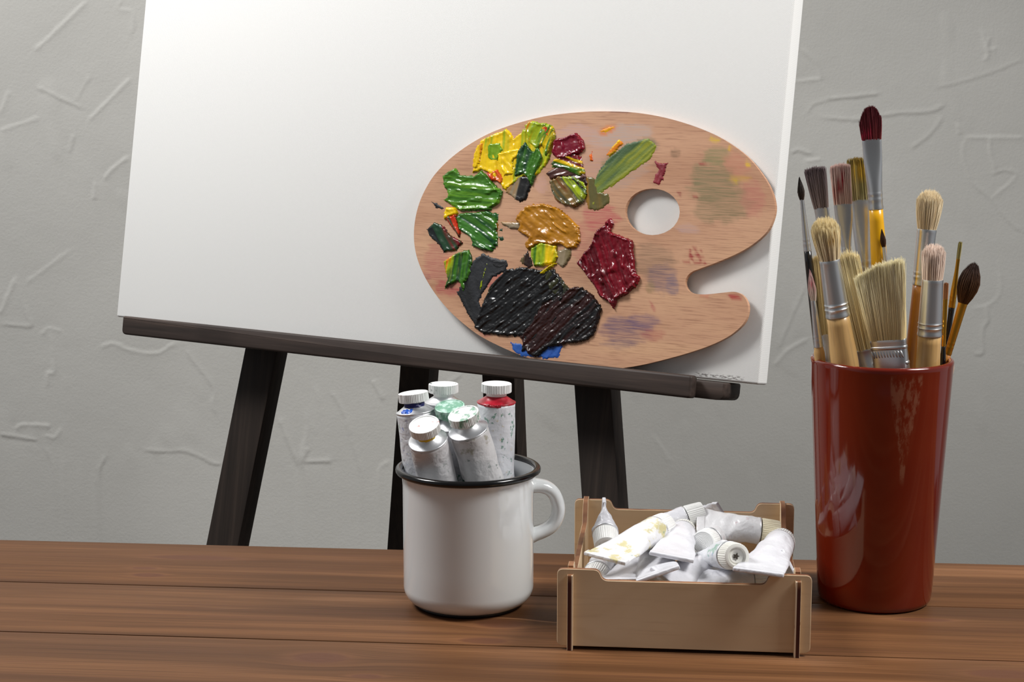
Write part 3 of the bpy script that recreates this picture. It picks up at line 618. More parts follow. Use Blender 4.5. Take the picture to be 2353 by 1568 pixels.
def build_palette():
    t = thing('artist_palette', 'oval plywood palette with thumb hole and thick oil paint dabs leaning on the canvas', 'palette', PM)
    out = catmull(PAL_OUT, 4); ox, oz = p_loc_np(out); oz = np.maximum(oz, 0.0004)
    hx, hz = p_loc_np(PAL_HOLE)
    O = list(zip(ox, oz)); Hh = list(zip(hx, hz))
    # interior points for the stain colours
    g = 0.0026
    X, Z = np.meshgrid(np.arange(ox.min(), ox.max(), g), np.arange(oz.min(), oz.max(), g))
    X, Z = X.ravel(), Z.ravel()
    k = (sdist(X, Z, O[::2]) > g * 0.7) & (sdist(X, Z, Hh) < -g * 0.7); X, Z = X[k], Z[k]
    pts = [Vector(p) for p in O] + [Vector(p) for p in Hh] + [Vector(p) for p in zip(X, Z)]
    no, nh = len(O), len(Hh)
    edges = [(i, (i + 1) % no) for i in range(no)] + [(no + i, no + (i + 1) % nh) for i in range(nh)]
    vv, _, ff, *_r = geometry.delaunay_2d_cdt(pts, edges, [], 1, 1e-7)
    P2 = np.array([(v.x, v.y) for v in vv])
    cen = np.array([P2[list(f)].mean(0) for f in ff]); keep = ~in_poly(cen[:, 0], cen[:, 1], Hh) & in_poly(cen[:, 0], cen[:, 1], O)
    T = 0.0042
    n = len(P2); V = np.concatenate([np.stack([P2[:, 0], 0 * P2[:, 0], P2[:, 1]], 1), np.stack([P2[:, 0], 0 * P2[:, 0] + T, P2[:, 1]], 1)])
    Fc, mi = [], []
    for f, kf in zip(ff, keep):
        if not kf: continue
        a, b, c = f; q = P2[b] - P2[a]; r = P2[c] - P2[a]
        if q[0] * r[1] - q[1] * r[0] < 0: a, b, c = a, c, b
        Fc.append([a, b, c]); Fc.append([n + a, n + c, n + b]); mi += [0, 0]
    for (s, m_) in ((0, no), (no, nh)):
        for i in range(m_):
            a, b = s + i, s + (i + 1) % m_
            Fc.append([a, b, n + b, n + a]); mi.append(0)
    # stain colours per vertex
    px = (P2[:, 0], P2[:, 1])
    # back-project local coords to photo pixels for the stain table
    Wp = np.array([PM @ Vector((x, 0, z)) for x, z in P2]) - np.array(CAM)
    dz = Wp @ np.array(FWD); ix = CX + F * Wp[:, 0] / dz; iy = CY - F * (Wp @ np.array(UPV)) / dz
    col = np.zeros((n, 3)) + np.array(lin((190, 140, 110))); amt = np.zeros(n)
    for (c, rx, ry, an, cl, am) in STAINS:
        a = math.radians(an); dx, dy = ix - c[0], iy - c[1]
        u = (dx * math.cos(a) + dy * math.sin(a)) / rx; v = (-dx * math.sin(a) + dy * math.cos(a)) / ry
        d = np.sqrt(u * u + v * v) + 0.55 * (fbm(ix / 16 + c[0], iy / 9, 3) - 0.5) + 0.25 * (vnoise(ix / 30, iy / 2.6) - 0.5)
        w = np.clip((1.08 - d) / 0.34, 0, 1); w = w * w * (3 - 2 * w) * am
        na = 1 - (1 - amt) * (1 - w); f = np.where(na > 1e-5, w / np.maximum(na, 1e-5), 0)[:, None]
        col = col * (1 - f) + np.array(lin(cl)) * f; amt = na
    board = mesh('palette_board', V, Fc, MT_PAL, t, smooth=False, world=False, midx=mi, col=np.concatenate([col, col]))
    at = board.data.color_attributes.new('Amt', 'FLOAT_COLOR', 'POINT')
    A4 = np.ones((2 * n, 4)); A4[:n, :3] = amt[:, None]; A4[n:, :3] = 0; at.data.foreach_set('color', A4.ravel())
    for e, (poly, cols, ang, h, layer, gloss, stre, nm) in enumerate(DABS):
        P = np.array(poly, float); st = 1.5
        xs = np.arange(P[:, 0].min() - 5, P[:, 0].max() + 5, st); ys = np.arange(P[:, 1].min() - 5, P[:, 1].max() + 5, st)
        X, Y = np.meshgrid(xs, ys)
        a = math.radians(ang); s_ = X * math.cos(a) + Y * math.sin(a); t_ = -X * math.sin(a) + Y * math.cos(a)
        s_ = s_ + 6 * (fbm(X / 22 + e, Y / 22, 2) - 0.5); t_ = t_ + 7 * (fbm(X / 40 + 5 * e, Y / 40, 2) - 0.5)
        D = sdist(X, Y, poly)
        rag = 5.0 * (fbm(s_ / 22 + 3 * e, t_ / 4.5, 3) - 0.5) + 3.0 * (vnoise(X / 3.1 + e, Y / 3.1) - 0.5)
        D = D + rag
        ins = D > 0; rag_f = stre < 1.5
        stk = fbm(s_ / 70 + 11 * e, t_ / (7.5 / max(stre, .4) + 3.0), 2 if rag_f else 3); lump = fbm(X / 14 + e, Y / 14, 3)
        ridge = vnoise(s_ / 30 + 2 * e, t_ / 2.4)
        ed = np.clip(D / 7.0, 0, 1); ed = np.sqrt(ed * (2 - ed))
        rk = 0.16 if stre >= 1.5 and h > .0015 else 0.05
        hh = h * ed * (0.5 + 0.45 * (stk - .5) * 2 * min(stre, 1.2) + 0.5 * lump + rk * (ridge - .5) * stre + 0.35 * np.exp(-((D - 5) / 4.0) ** 2) + (0.22 if rk > .1 else 0.05) * (vnoise(X / 3.6 + e, Y / 3.6) - .5))
        if gloss and h > .0012: hh += h * 0.55 * ed * np.clip(vnoise(s_ / 18 + 5 * e, t_ / 7.0) - 0.66, 0, 1) * 3
        hh = np.maximum(hh, h * 0.05) * np.where(D > 0, 1, 0) + 0.00008 + layer * 0.00035 * np.clip(D / 5, 0, 1)
        # pigment streaks
        span = np.clip((t_ - t_[ins].min()) / max(np.ptp(t_[ins]), 1e-6), 0, 1)
        q = np.clip(0.62 * span + 0.85 * (fbm(s_ / 110 + 4 * e, t_ / 9.0, 3) - .5) + .19 * 1, 0, 0.9999) * (len(cols) - 1)
        i0 = np.floor(q).astype(int); f = q - i0; f = f * f * (3 - 2 * f)
        CC = np.array([lin(c) for c in cols]); cc = CC[i0] * (1 - f)[..., None] + CC[np.minimum(i0 + 1, len(cols) - 1)] * f[..., None]
        cc = cc * (0.94 + 0.12 * vnoise(s_ / 40, t_ / 1.8))[..., None]
        lx, lz = p_loc_np(np.stack([X.ravel(), Y.ravel()], 1))
        full = ins[:-1, :-1] & ins[1:, :-1] & ins[:-1, 1:] & ins[1:, 1:]
        idx = np.arange(X.size).reshape(X.shape)
        q4 = np.stack([idx[:-1, :-1][full], idx[1:, :-1][full], idx[1:, 1:][full], idx[:-1, 1:][full]], 1)
        used = np.unique(q4); rm = -np.ones(X.size, int); rm[used] = np.arange(len(used))
        # rim vertices go down to the board
        cnt = np.bincount(q4.ravel(), minlength=X.size)
        hf = hh.ravel().copy(); hf[(cnt < 4)] = 0.00002
        Vv = np.stack([lx, -hf, lz], 1)[used]
        mesh(nm, Vv, rm[q4], MT_PAINT if gloss else MT_PAINT_M, t, world=False, col=cc.reshape(-1, 3)[used])
build_palette()
# ================================================================== ENAMEL MUG
MUGC = Vector((-0.0302, 1.1715, TZ)); MUG_R = 0.0452
def build_mug():
    t = thing('enamel_mug', 'white enamel mug with black rim filled with paint tubes', 'mug', MUGC)
    R = MUG_R; x, y, z = MUGC
    pr = [(0, 0.0018), (0.036, 0.0018)] + [(0.0345 + (R - 0.0345) * math.sin(a), 0.0135 - 0.0117 * math.cos(a)) for a in np.linspace(0.1, PI / 2, 12)]
    pr += [(R, 0.03), (R, 0.085), (R + 0.0004, 0.0905), (R + 0.0016, 0.0940), (R + 0.0026, 0.0955), (R + 0.0014, 0.0957), (R - 0.0004, 0.0935), (R - 0.0011, 0.088), (R - 0.0012, 0.03)]
    pr += [(0.0345 + (R - 0.0012 - 0.0345) * math.sin(a), 0.0145 - 0.0117 * math.cos(a)) for a in np.linspace(PI / 2, 0.1, 10)] + [(0, 0.0029)]
    V, Fc = lathe(pr, 128, x, y, z); mesh('mug_body', V, Fc, MT_ENAMEL, t)
    tor = [(R + 0.0025 + 0.0024 * math.cos(a), 0.0957 + 0.0024 * math.sin(a)) for a in np.linspace(0, 2 * PI, 17)]
    V, Fc = lathe(tor, 128, x, y, z); tag(mesh('rim', V, Fc, MT_BLACK, t), 'black enamel rim')
    V, Fc = lathe([(0, 0), (0.0362, 0), (0.0372, 0.0004), (0.0375, 0.0022), (0.0355, 0.0026), (0, 0.0026)], 96, x, y, z); tag(mesh('base_ring', V, Fc, MT_RING, t), 'thin black ring at the foot of the mug')  # thin black ring between the mug body and the table
    px = [(1216, 1121), (1235, 1121), (1255, 1125), (1272, 1137), (1282, 1156), (1286, 1178), (1281, 1200), (1268, 1217), (1249, 1227), (1230, 1233), (1216, 1238)]
    pts = catmull([tuple(at_y(a, b, 1.1715)) for a, b in px], 4, closed=False)
    az = math.radians(8); c, s = math.cos(az), math.sin(az)
    pts = [(x + (p[0] - x) * c, y + (p[0] - x) * s, p[2]) for p in pts]
    n = len(pts); ra = [0.0047 + 0.0008 * abs(2 * i / (n - 1) - 1) ** 3 for i in range(n)]; rb = [0.0072 + 0.002 * abs(2 * i / (n - 1) - 1) ** 4 for i in range(n)]
    V, Fc = sweep(pts, ra, rb, (-s, c, 0), 20); mesh('handle', V, Fc, MT_ENAMEL, t)
build_mug()
# ================================================================== PAINT TUBES
def smooth(t): t = np.clip(t, 0, 1); return t * t * (3 - 2 * t)
def tube_frame(cap, tail, roll):
    """z towards the cap; x = flat-width direction"""
    z = (cap - tail).normalized()
    side = z.cross(Vector((0, 0, 1)))
    if side.length < 0.2: side = Vector((1, 0, 0)) - z * z.x
    side.normalize()
    x = Matrix.Rotation(math.radians(roll), 3, z) @ side
    return frame(cap, x, z)
def ribbed_cap(R, h, r_in, ribs, tall, seed, rings=False):
    """returns verts/faces with the cap's open base at z=0 (body side), closed top at z=h"""
    n = ribs * 4
    def rm(ang, k):
        if k in ribset: return 1 - 0.045 * (np.cos(ang * ribs) > 0)
        return np.ones_like(ang)
    if tall:
        prof = [(R * .62, 0.0), (R * .97, 0.0), (R, 0.0006), (R * .97, h * .55), (R * .94, h - 0.0012), (R * .90, h - 0.0002), (R * .86, h), (R * .66, h), (R * .62, h - .0008), (R * .58, h - .0020), (R * .46, h - .0016), (R * .28, h - .0022), (R * .12, h - .0022), (0, h - .0014)]
        if rings: prof = prof[:7] + [(R * .80, h - .0003)] + [(R * q, h - .0004 + (.00022 if k % 2 else 0)) for k, q in enumerate(np.linspace(.76, .1, 13))] + [(0, h - .0001)]
        ribset = {2, 3, 4}
    else:
        hc = h * 0.30
        prof = [(0, 0), (R * .66, 0), (R * .68, hc * .5), (R * .68, hc), (R * .97, hc), (R, hc + .0004), (R, h - .0006), (R * .985, h - .0002), (R * .95, h), (R * .89, h), (R * .86, h - .0005)] + [(R * q, h - .0005 + (.00016 if k % 2 else 0)) for k, q in enumerate(np.linspace(.8, .08, 16))] + [(0, h - .0004)]
        ribset = {5, 6}
    return lathe(prof, n, 0, 0, 0, rm)
def tube_body(r, L, flat_start, flat_end, seed, wr=0.0006, nseg=40, n=40, bend=0.0, fold=True):
    rings = []
    ang = np.arange(n) * 2 * PI / n
    for k in range(nseg + 1):
        s = k / nseg; z = -s * L
        f = float(smooth((s - flat_start) / max(1 - flat_start, 1e-6))) * flat_end
        f = f ** 0.8
        a = r * (1 + (PI / 2 - 1) * f); b = r * (1 - f) + 0.0008 * f
        w = wr * smooth(s * 5) * (1 - 0.6 * f)
        cx_, sx_ = np.cos(ang), np.sin(ang)
        e = 1.0 - 0.25 * f
        X = a * np.sign(cx_) * np.abs(cx_) ** e; Y = b * np.sign(sx_) * np.abs(sx_)
        nz = (fbm(ang * 1.3 + seed, np.full(n, s * 7.0 + seed), 2) - 0.5); nz[-3:] = nz[-3:] * np.array([.7, .45, .2]) + nz[0] * np.array([.3, .55, .8])
        X = X + w * 2 * nz * cx_; Y = Y + w * 3.0 * nz * sx_
        Y = Y + bend * s * s * L
        rings.append(np.stack([X, Y, np.full(n, z)], 1))
    V, Fc = loft(rings, True, True)
    if fold and flat_end > 0.8:
        a = r * PI / 2 * 1.0; yb = bend * L
        bm = bmesh.new(); add_box(bm, -a, a, yb - .0013, yb + .0013, -L - .0008, -L + .0050, .0006, 2)
        bm.verts.index_update(); V2 = np.array([v.co[:] for v in bm.verts]); F2 = [[v.index for v in f.verts] for f in bm.faces]; bm.free()
        V, Fc = join([(V, Fc), (V2, F2)])
    return V, Fc
def xf(V, M):
    m = np.array(M); return np.asarray(V) @ m[:3, :3].T + m[:3, 3]
def paint_tube(label, cap_top, tail, r, roll=0, kind='mug', body_mat=None, cap_mat=None, shoulder_mat=None, flat=(0.3, 1.0), seed=0.0, group=None, bend=0.0, wr=0.0006, extra=(), star=False, rings=False):
    M = tube_frame(cap_top, tail, roll)
    if kind == 'mug': Rc, hc, hs = r * .80, 0.0088, 0.0048
    else: Rc, hc, hs = r * 0.98, 0.0125, 0.0012
    L = (cap_top - tail).length - hc - hs
    t = thing('paint_tube', label, 'paint tube', M, group)
    V, Fc = tube_body(r, L, flat[0], flat[1], seed, wr, bend=bend)
    V = V + np.array([0, 0, -hc - hs]); mesh('tube_body', V, Fc, body_mat, t, world=False)
    if kind == 'mug':
        pr = [(r, -.0006), (r + .0004, 0), (r + .0004, .0005), (r * .98, .0007), (r * .54, hs - .0002), (r * .52, hs + .0004), (0, hs + .0004)]
    else:
        pr = [(r, -.0003), (r + .0002, 0), (r * .97, .0004), (r * .6, hs), (0, hs)]
    V, Fc = lathe(pr, 64); V = np.asarray(V) + np.array([0, 0, -hc - hs]); o = mesh('shoulder', V, Fc, shoulder_mat or MT_ALU, t, world=False)
    V, Fc = ribbed_cap(Rc, hc, 0, 56 if kind == 'mug' else 40, kind != 'mug', seed, rings); V = np.asarray(V) + np.array([0, 0, -hc])
    cap = mesh('cap', V, Fc, cap_mat, t, world=False); auto_smooth(cap, 30)
    if star:
        bm = bmesh.new(); pts = [(Rc * .24 * (1 if i % 2 == 0 else .45) * math.cos(i * PI / 5 + .3), Rc * .24 * (1 if i % 2 == 0 else .45) * math.sin(i * PI / 5 + .3)) for i in range(10)]
        a = [bm.verts.new((p[0], p[1], -.0012)) for p in pts]; b = [bm.verts.new((p[0], p[1], -.0032)) for p in pts]
        bm.faces.new(a); bm.faces.new(b[::-1])
        for i in range(10): bm.faces.new((a[i], b[i], b[(i + 1) % 10], a[(i + 1) % 10]))
        o = bm_mesh('piercing_star', bm, simple('dark_plug', (58, 50, 40), 0.5), cap); o.parent = cap
    for (nm, col, th0, th1, z0, z1, rr, lab) in extra:     # crusts of dried paint around neck / shoulder
        nA, nB = 40, 14; Vv, Ff = [], []
        for i in range(nA + 1):
            u = i / nA; th = th0 + (th1 - th0) * u
            for j in range(nB + 1):
                v = j / nB; zz = z0 + (z1 - z0) * v
                base = rr(zz)
                hgt = 0.0010 * math.sin(PI * u) ** .5 * math.sin(PI * v) ** .6 * (0.5 + 1.2 * float(vnoise(u * 9 + seed, v * 4)))
                Vv.append((((base - .0003) + hgt) * math.cos(th), ((base - .0003) + hgt) * math.sin(th), -hc - hs + zz + .0006 * float(vnoise(u * 7, v * 3 + seed) - .5)))
        for i in range(nA):
            for j in range(nB):
                k = i * (nB + 1) + j; Ff.append([k, k + nB + 1, k + nB + 2, k + 1])
        tag(mesh(nm, Vv, Ff, simple(nm, col, 0.35), t, world=False), lab)
    return t, M
GRN = (70, 150, 112)
def cone_r(r, hs=.0048):          # shoulder surface radius at height z
    return lambda z: .0004 + r * 0.98 - (r * .44) * np.clip(z / hs, 0, 1)
def build_mug_tubes():
    r = 0.0131
    gm = 'paint tubes standing in the enamel mug'
    def spec(px, py, Y, tx, ty, L=0.122):
        p = at_y(px, py, Y); d = Vector((tx, ty, 1)).normalized(); return p, p - d * L
    fl = (0.42, 0.55)
    W = [m_tube('tube_white_a', [((96, 150, 120), 300, .585, .5)], seed=1.0), m_tube('tube_white_b', [((60, 90, 170), 240, .61, .6), ((60, 140, 60), 260, .60, .5)], seed=2.2),
         m_tube('tube_white_c', [((40, 120, 90), 220, .58, .75), ((190, 160, 60), 330, .61, .4)], seed=3.4), m_tube('tube_white_d', [((40, 90, 70), 150, .58, .4)], base=(214, 212, 214), seed=4.1),
         m_tube('tube_white_e', [((110, 100, 30), 70, .585, .55), ((20, 80, 60), 130, .58, .6)], base=(216, 214, 215), seed=5.7)]
    p, q = spec(1019, 882, 1.2005, 0.0, 0.0); paint_tube('white capped paint tube at the back of the mug, dark specks on its cap', p, q, r, 0, 'mug', W[0], m_cap('cap_white_specks', (40, 70, 64), .59, .85, 1), flat=fl, seed=1, group=gm)
    p, q = spec(949, 902, 1.1835, -0.115, 0.03); paint_tube('leftmost paint tube in the mug with dried blue paint under its cap', p, q, r, 10, 'mug', W[1], m_cap('cap_pink_tint', (206, 150, 150), .60, .5, 2), flat=fl, seed=2, group=gm,
        extra=[('dried_paint', (28, 30, 92), -2.9, -0.5, .0036, .0068, lambda z: .0078, 'dark blue dried paint'), ('dried_paint', (36, 92, 196), -2.75, -1.85, .0004, .0034, cone_r(r), 'bright blue dried paint')])
    red = NT('red_shoulder'); red.p(color=red.ramp(red.noise(160, detail=3), [(0.4, (150, 12, 30)), (0.6, (186, 20, 48))]), rough=0.3, coat=0.2)
    p, q = spec(1141, 881, 1.1945, 0.012, 0.0); paint_tube('paint tube with red painted shoulder at the right of the mug', p, q, r * 1.01, 0, 'mug', W[2], m_cap('cap_clean', None), red.m, flat=fl, seed=3, group=gm,
        extra=[('dried_paint', (150, 10, 30), -2.3, -1.2, -.0016, .0010, lambda z: r * 1.01, 'red paint drip')])
    p, q = spec(1033, 933, 1.1765, -0.10, -0.27); paint_tube('paint tube in the middle of the mug with a wholly green stained cap', p, q, r, 0, 'mug', W[2], m_cap('cap_green', GRN, .42, .7, 4, (196, 224, 212)), flat=fl, seed=4, group=gm)
    p, q = spec(1064, 950, 1.1545, -0.27, -0.30); paint_tube('front right paint tube in the mug, green rings on its white cap', p, q, r * 1.03, 20, 'mug', W[4], m_cap('cap_green_rings', GRN, .50, .75, 5), flat=fl, seed=5, group=gm, wr=.0009,
        extra=[('paint_smear', (98, 98, 30), 1.15, 2.0, -.0490, -.0365, lambda z: r * 1.032, 'mossy yellow green smear'), ('paint_smear', (16, 54, 42), 0.35, 1.1, -.0500, -.0330, lambda z: r * 1.032, 'dark green smear')])
    p, q = spec(974, 975, 1.1425, -0.19, -0.44); paint_tube('front left paint tube in the mug with yellow paint under its tilted white cap', p, q, r, 0, 'mug', W[3], m_cap('cap_red_rim', (198, 90, 80), .62, .7, 6), flat=fl, seed=6, group=gm,
        extra=[('dried_paint', (226, 190, 20), 1.1, 3.0, .0040, .0070, lambda z: .0076, 'yellow dried paint')])
build_mug_tubes()
# ================================================================== WOODEN CRATE
CA = at_z(1308, 1496, 0); CB = at_z(1832, 1513, 0)
CYAW = math.atan2(CB.y - CA.y, CB.x - CA.x)
CM = Matrix.Translation(CA) @ Matrix.Rotation(CYAW, 4, 'Z')       # x along the front, y to the back, z up
def build_crate():
    t = thing('wooden_crate', 'small open plywood crate full of white paint tubes beside the mug', 'crate', CM)
    x0, x1 = -0.0082, 0.1526; th = 0.0036; zt, zd, zb = 0.0532, 0.0462, 0.0022
    def end_profile():
        pts = [(x0, zb), (x1, zb), (x1, zt), (x1 - 0.0265, zt), (x1 - 0.0290, zd), (x0 + 0.0290, zd), (x0 + 0.0265, zt), (x0, zt)]
        return round_poly(pts, [.004, .004, .004, .0035, .0035, .0035, .0035, .004], 5)
    bm = bmesh.new(); add_prism(bm, end_profile(), 'y', 0.0030, 0.0030 + th, 0.0003, 1, 0, 1); bm_mesh('front_panel', bm, [MT_PLY, MT_BURNT], t, angle=30)
    bm = bmesh.new(); add_prism(bm, end_profile(), 'y', 0.184, 0.184 + th, 0.0003, 1, 0, 1); bm_mesh('back_panel', bm, [MT_PLY, MT_BURNT], t, angle=30)
    bm = bmesh.new(); add_box(bm, 0.0715, 0.0728, 0.1836, 0.1841, 0.030, 0.0478, mat=0); bm_mesh('divider_slot', bm, [MT_BURNT], t)
    # side panels poke through the end panels and carry the crate on their feet
    def side_profile():
        pts = [(0.0, 0.0), (0.006, 0.0), (0.010, 0.0022), (0.182, 0.0022), (0.186, 0.0), (0.1905, 0.0), (0.1905, 0.0545), (0.176, 0.0545), (0.166, 0.0400), (0.0285, 0.0400), (0.0185, 0.0545), (0.0068, 0.0545), (0.0066, 0.0500), (0.0, 0.0500)]
        return round_poly(pts, [0, 0, 0, 0, 0, 0, .002, .003, .004, .004, .003, .0006, 0, .001], 4)
    for xc in (0.0003, 0.1440):
        bm = bmesh.new(); add_prism(bm, side_profile(), 'x', xc - th / 2, xc + th / 2, 0.0002, 1, 0, 1); bm_mesh('side_panel', bm, [MT_PLY, MT_BURNT], t, angle=30)
    bm = bmesh.new(); add_box(bm, 0.0022, 0.1421, 0.0067, 0.1838, 0.0024, 0.0054); bm_mesh('bottom_panel', bm, [MT_PLY], t)
build_crate()
def build_crate_tubes():
    r = 0.0093; g = 'squeezed white tubes heaped in the crate'
    WB = [m_tube('tube_crate_a', seed=11.0, base=(228, 228, 234), dirt=.2), m_tube('tube_crate_b', [((204, 190, 96), 60, .53, .7), ((60, 130, 110), 120, .63, .6)], seed=12.5, base=(236, 236, 239), dirt=.2),
          m_tube('tube_crate_c', [((190, 130, 140), 200, .62, .4)], seed=13.1, base=(230, 229, 231), dirt=.3), m_tube('tube_crate_d', [((70, 160, 120), 90, .57, .6), ((90, 150, 200), 150, .60, .4)], seed=14.9, base=(234, 236, 241), dirt=.15)]
    CW = m_cap('cap_crate_white', None, base=(243, 243, 241)); CY_ = m_cap('cap_crate_cream', None, base=(232, 222, 196)); CD = m_cap('cap_crate_dirty', (120, 100, 80), .68, .6, 3, (236, 235, 228))
    def T(label, cp_, cz, kp, kz, roll=0, bm_=0, cap=CW, flat=(0.15, 1.0), seed=0, bend=0.0, rr=r, wr=.0011, star=False, rings=False):
        paint_tube(label, at_z(*cp_, cz), at_z(*kp, kz), rr, roll, 'crate', WB[bm_], cap, MT_ALU, flat, seed, g, bend, wr, (), star, rings)
    T('tube at the back left of crate with cap down and pinched end pointing up', (1394, 1256), .041, (1386, 1181), .056, 90, 0, CW, (0.0, 1.0), 1)
    T('flat white tube with yellow and green stains lying on top at the crate left', (1528, 1208), .058, (1390, 1284), .054, 4, 1, CW, (.0, 1.0), 2, rr=.0100)
    T('long white tube along the back of the crate with its ribbed cap raised highest', (1617, 1180), .060, (1425, 1240), .044, -25, 0, CW, (.1, 1.0), 3)
    T('worn greyish tube lying across the back right of the crate with a cream cap', (1790, 1226), .050, (1603, 1204), .056, 35, 2, CY_, (.2, 1.0), 4, rr=.0094, wr=.001)
    T('folded tube end showing against the back panel behind the raised cap', (1570, 1196), .040, (1668, 1192), .050, 60, 0, CW, (.1, 1.0), 5)
    T('white tube at the heap centre fanning toward the front with its cap behind', (1572, 1218), .050, (1543, 1281), .055, 8, 0, CD, (.05, 1.0), 6)
    T('tube whose round cap with concentric rings faces out at the heap centre', (1615, 1249), .050, (1720, 1212), .036, 0, 2, CW, (.2, 1.0), 7, rings=True)
    T('tube with a star shaped hole in its ribbed cap near the front of the heap', (1694, 1279), .060, (1612, 1270), .044, 15, 3, CD, (.15, .95), 8, star=True)
    T('white wedge shaped tube at the right of the heap, broad end toward the front', (1797, 1244), .046, (1742, 1316), .056, 3, 0, CW, (.0, 1.0), 9, rr=.0102)
    T('tube on its side at the right crate wall, pinched tip up', (1735, 1335), .024, (1814, 1297), .047, 75, 0, CW, (.0, 1.0), 10, rr=.0068)
    T('tube in the front left crate corner, cap half hidden by the tab', (1364, 1334), .036, (1402, 1272), .036, 50, 2, CW, (.2, .9), 11)
    T('tube low at the front left of the heap, beside the corner tube', (1478, 1278), .030, (1424, 1334), .042, -5, 0, CW, (.0, 1.0), 12)
    T('tube with a slanted folded end at the front middle of the heap', (1492, 1262), .036, (1512, 1321), .050, -20, 0, CW, (.0, 1.0), 13)
    T('wrinkled tube lying along the front panel under the star capped tube', (1765, 1336), .036, (1565, 1338), .040, 10, 0, CW, (.2, 1.0), 14, wr=.0016)
    T('tube low in the gap below the central fan shaped tube', (1652, 1292), .040, (1535, 1336), .044, 25, 0, CW, (.2, 1.0), 15)
    T('bottom layer tube along the back panel of the crate', (1500, 1230), .020, (1730, 1235), .018, 0, 0, CW, (.2, 1.0), 16)
    T('bottom layer tube under the middle of the heap', (1625, 1330), .022, (1455, 1318), .028, 0, 0, CW, (.2, 1.0), 17)
    T('bottom layer tube under the star capped tube', (1780, 1300), .017, (1620, 1310), .014, 0, 0, CW, (.2, 1.0), 18)
build_crate_tubes()
# ================================================================== CERAMIC TUMBLER WITH BRUSHES
VC = Vector((0.2546, 1.1816, TZ)); VR0, VR1, VH = 0.0392, 0.0485, 0.1722
def build_vase():
    t = thing('ceramic_tumbler', 'tall glossy red ceramic tumbler full of paintbrushes', 'brush pot', VC)
    R = lambda z: VR0 + (VR1 - VR0) * z / VH
    th = 0.0042
    pr = [(0, 0.0006), (VR0 - .006, 0.0006), (VR0 - .004, 0)] + [(VR0 - .004 + .004 * math.sin(a), .005 - .005 * math.cos(a)) for a in np.linspace(.1, PI / 2, 8)]
    pr += [(R(z), z) for z in np.linspace(.012, VH - .004, 14)]
    zc = VH - th / 2
    pr += [(R(VH) - th / 2 + th / 2 * math.cos(a), zc + th / 2 * math.sin(a)) for a in np.linspace(0, PI, 9)]
    pr += [(R(z) - th, z) for z in np.linspace(VH - .006, .012, 10)] + [(VR0 - th - .003, .007), (0, .006)]
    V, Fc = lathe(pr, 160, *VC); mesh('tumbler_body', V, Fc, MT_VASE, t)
    # small chip in the lip showing the clay
    cpos = at_y(2179, 846, VC.y - 0.0115)
    q = Vector((cpos.x, cpos.y)) - Vector((VC.x, VC.y)); a0 = math.atan2(q.y, q.x)
    Vv, Ff = [], []
    for i in range(9):
        u = i / 8
        for j in range(9):
            v = j / 8
            a = a0 + (u - .5) * .11; wv = .5 + .5 * math.sin(PI * v); aa = a0 + (a - a0) * wv
            z = VH - .0105 + .0085 * v
            rr = R(z) + .00025 * math.sin(PI * u) * math.sin(PI * v) - (.0004 if z > VH - .002 else 0) - .00005
            Vv.append((VC.x + rr * math.cos(aa), VC.y + rr * math.sin(aa), VC.z + z))
    for i in range(8):
        for j in range(8):
            k = i * 9 + j; Ff.append([k, k + 9, k + 10, k + 1])
    tag(mesh('lip_chip', Vv, Ff, simple('bare_clay', (206, 168, 138), .8), t), 'small chip showing pale clay')
build_vase()
BRUSH_GROUP = 'paintbrushes in the red tumbler'
def t_at_py(P, d, py):           # distance along an axis at which it projects to image row py
    v = (py - CY) / F; a = P - CAM
    n0 = -a.dot(UPV) - v * a.dot(FWD); n1 = -d.dot(UPV) - v * d.dot(FWD); return -n0 / n1
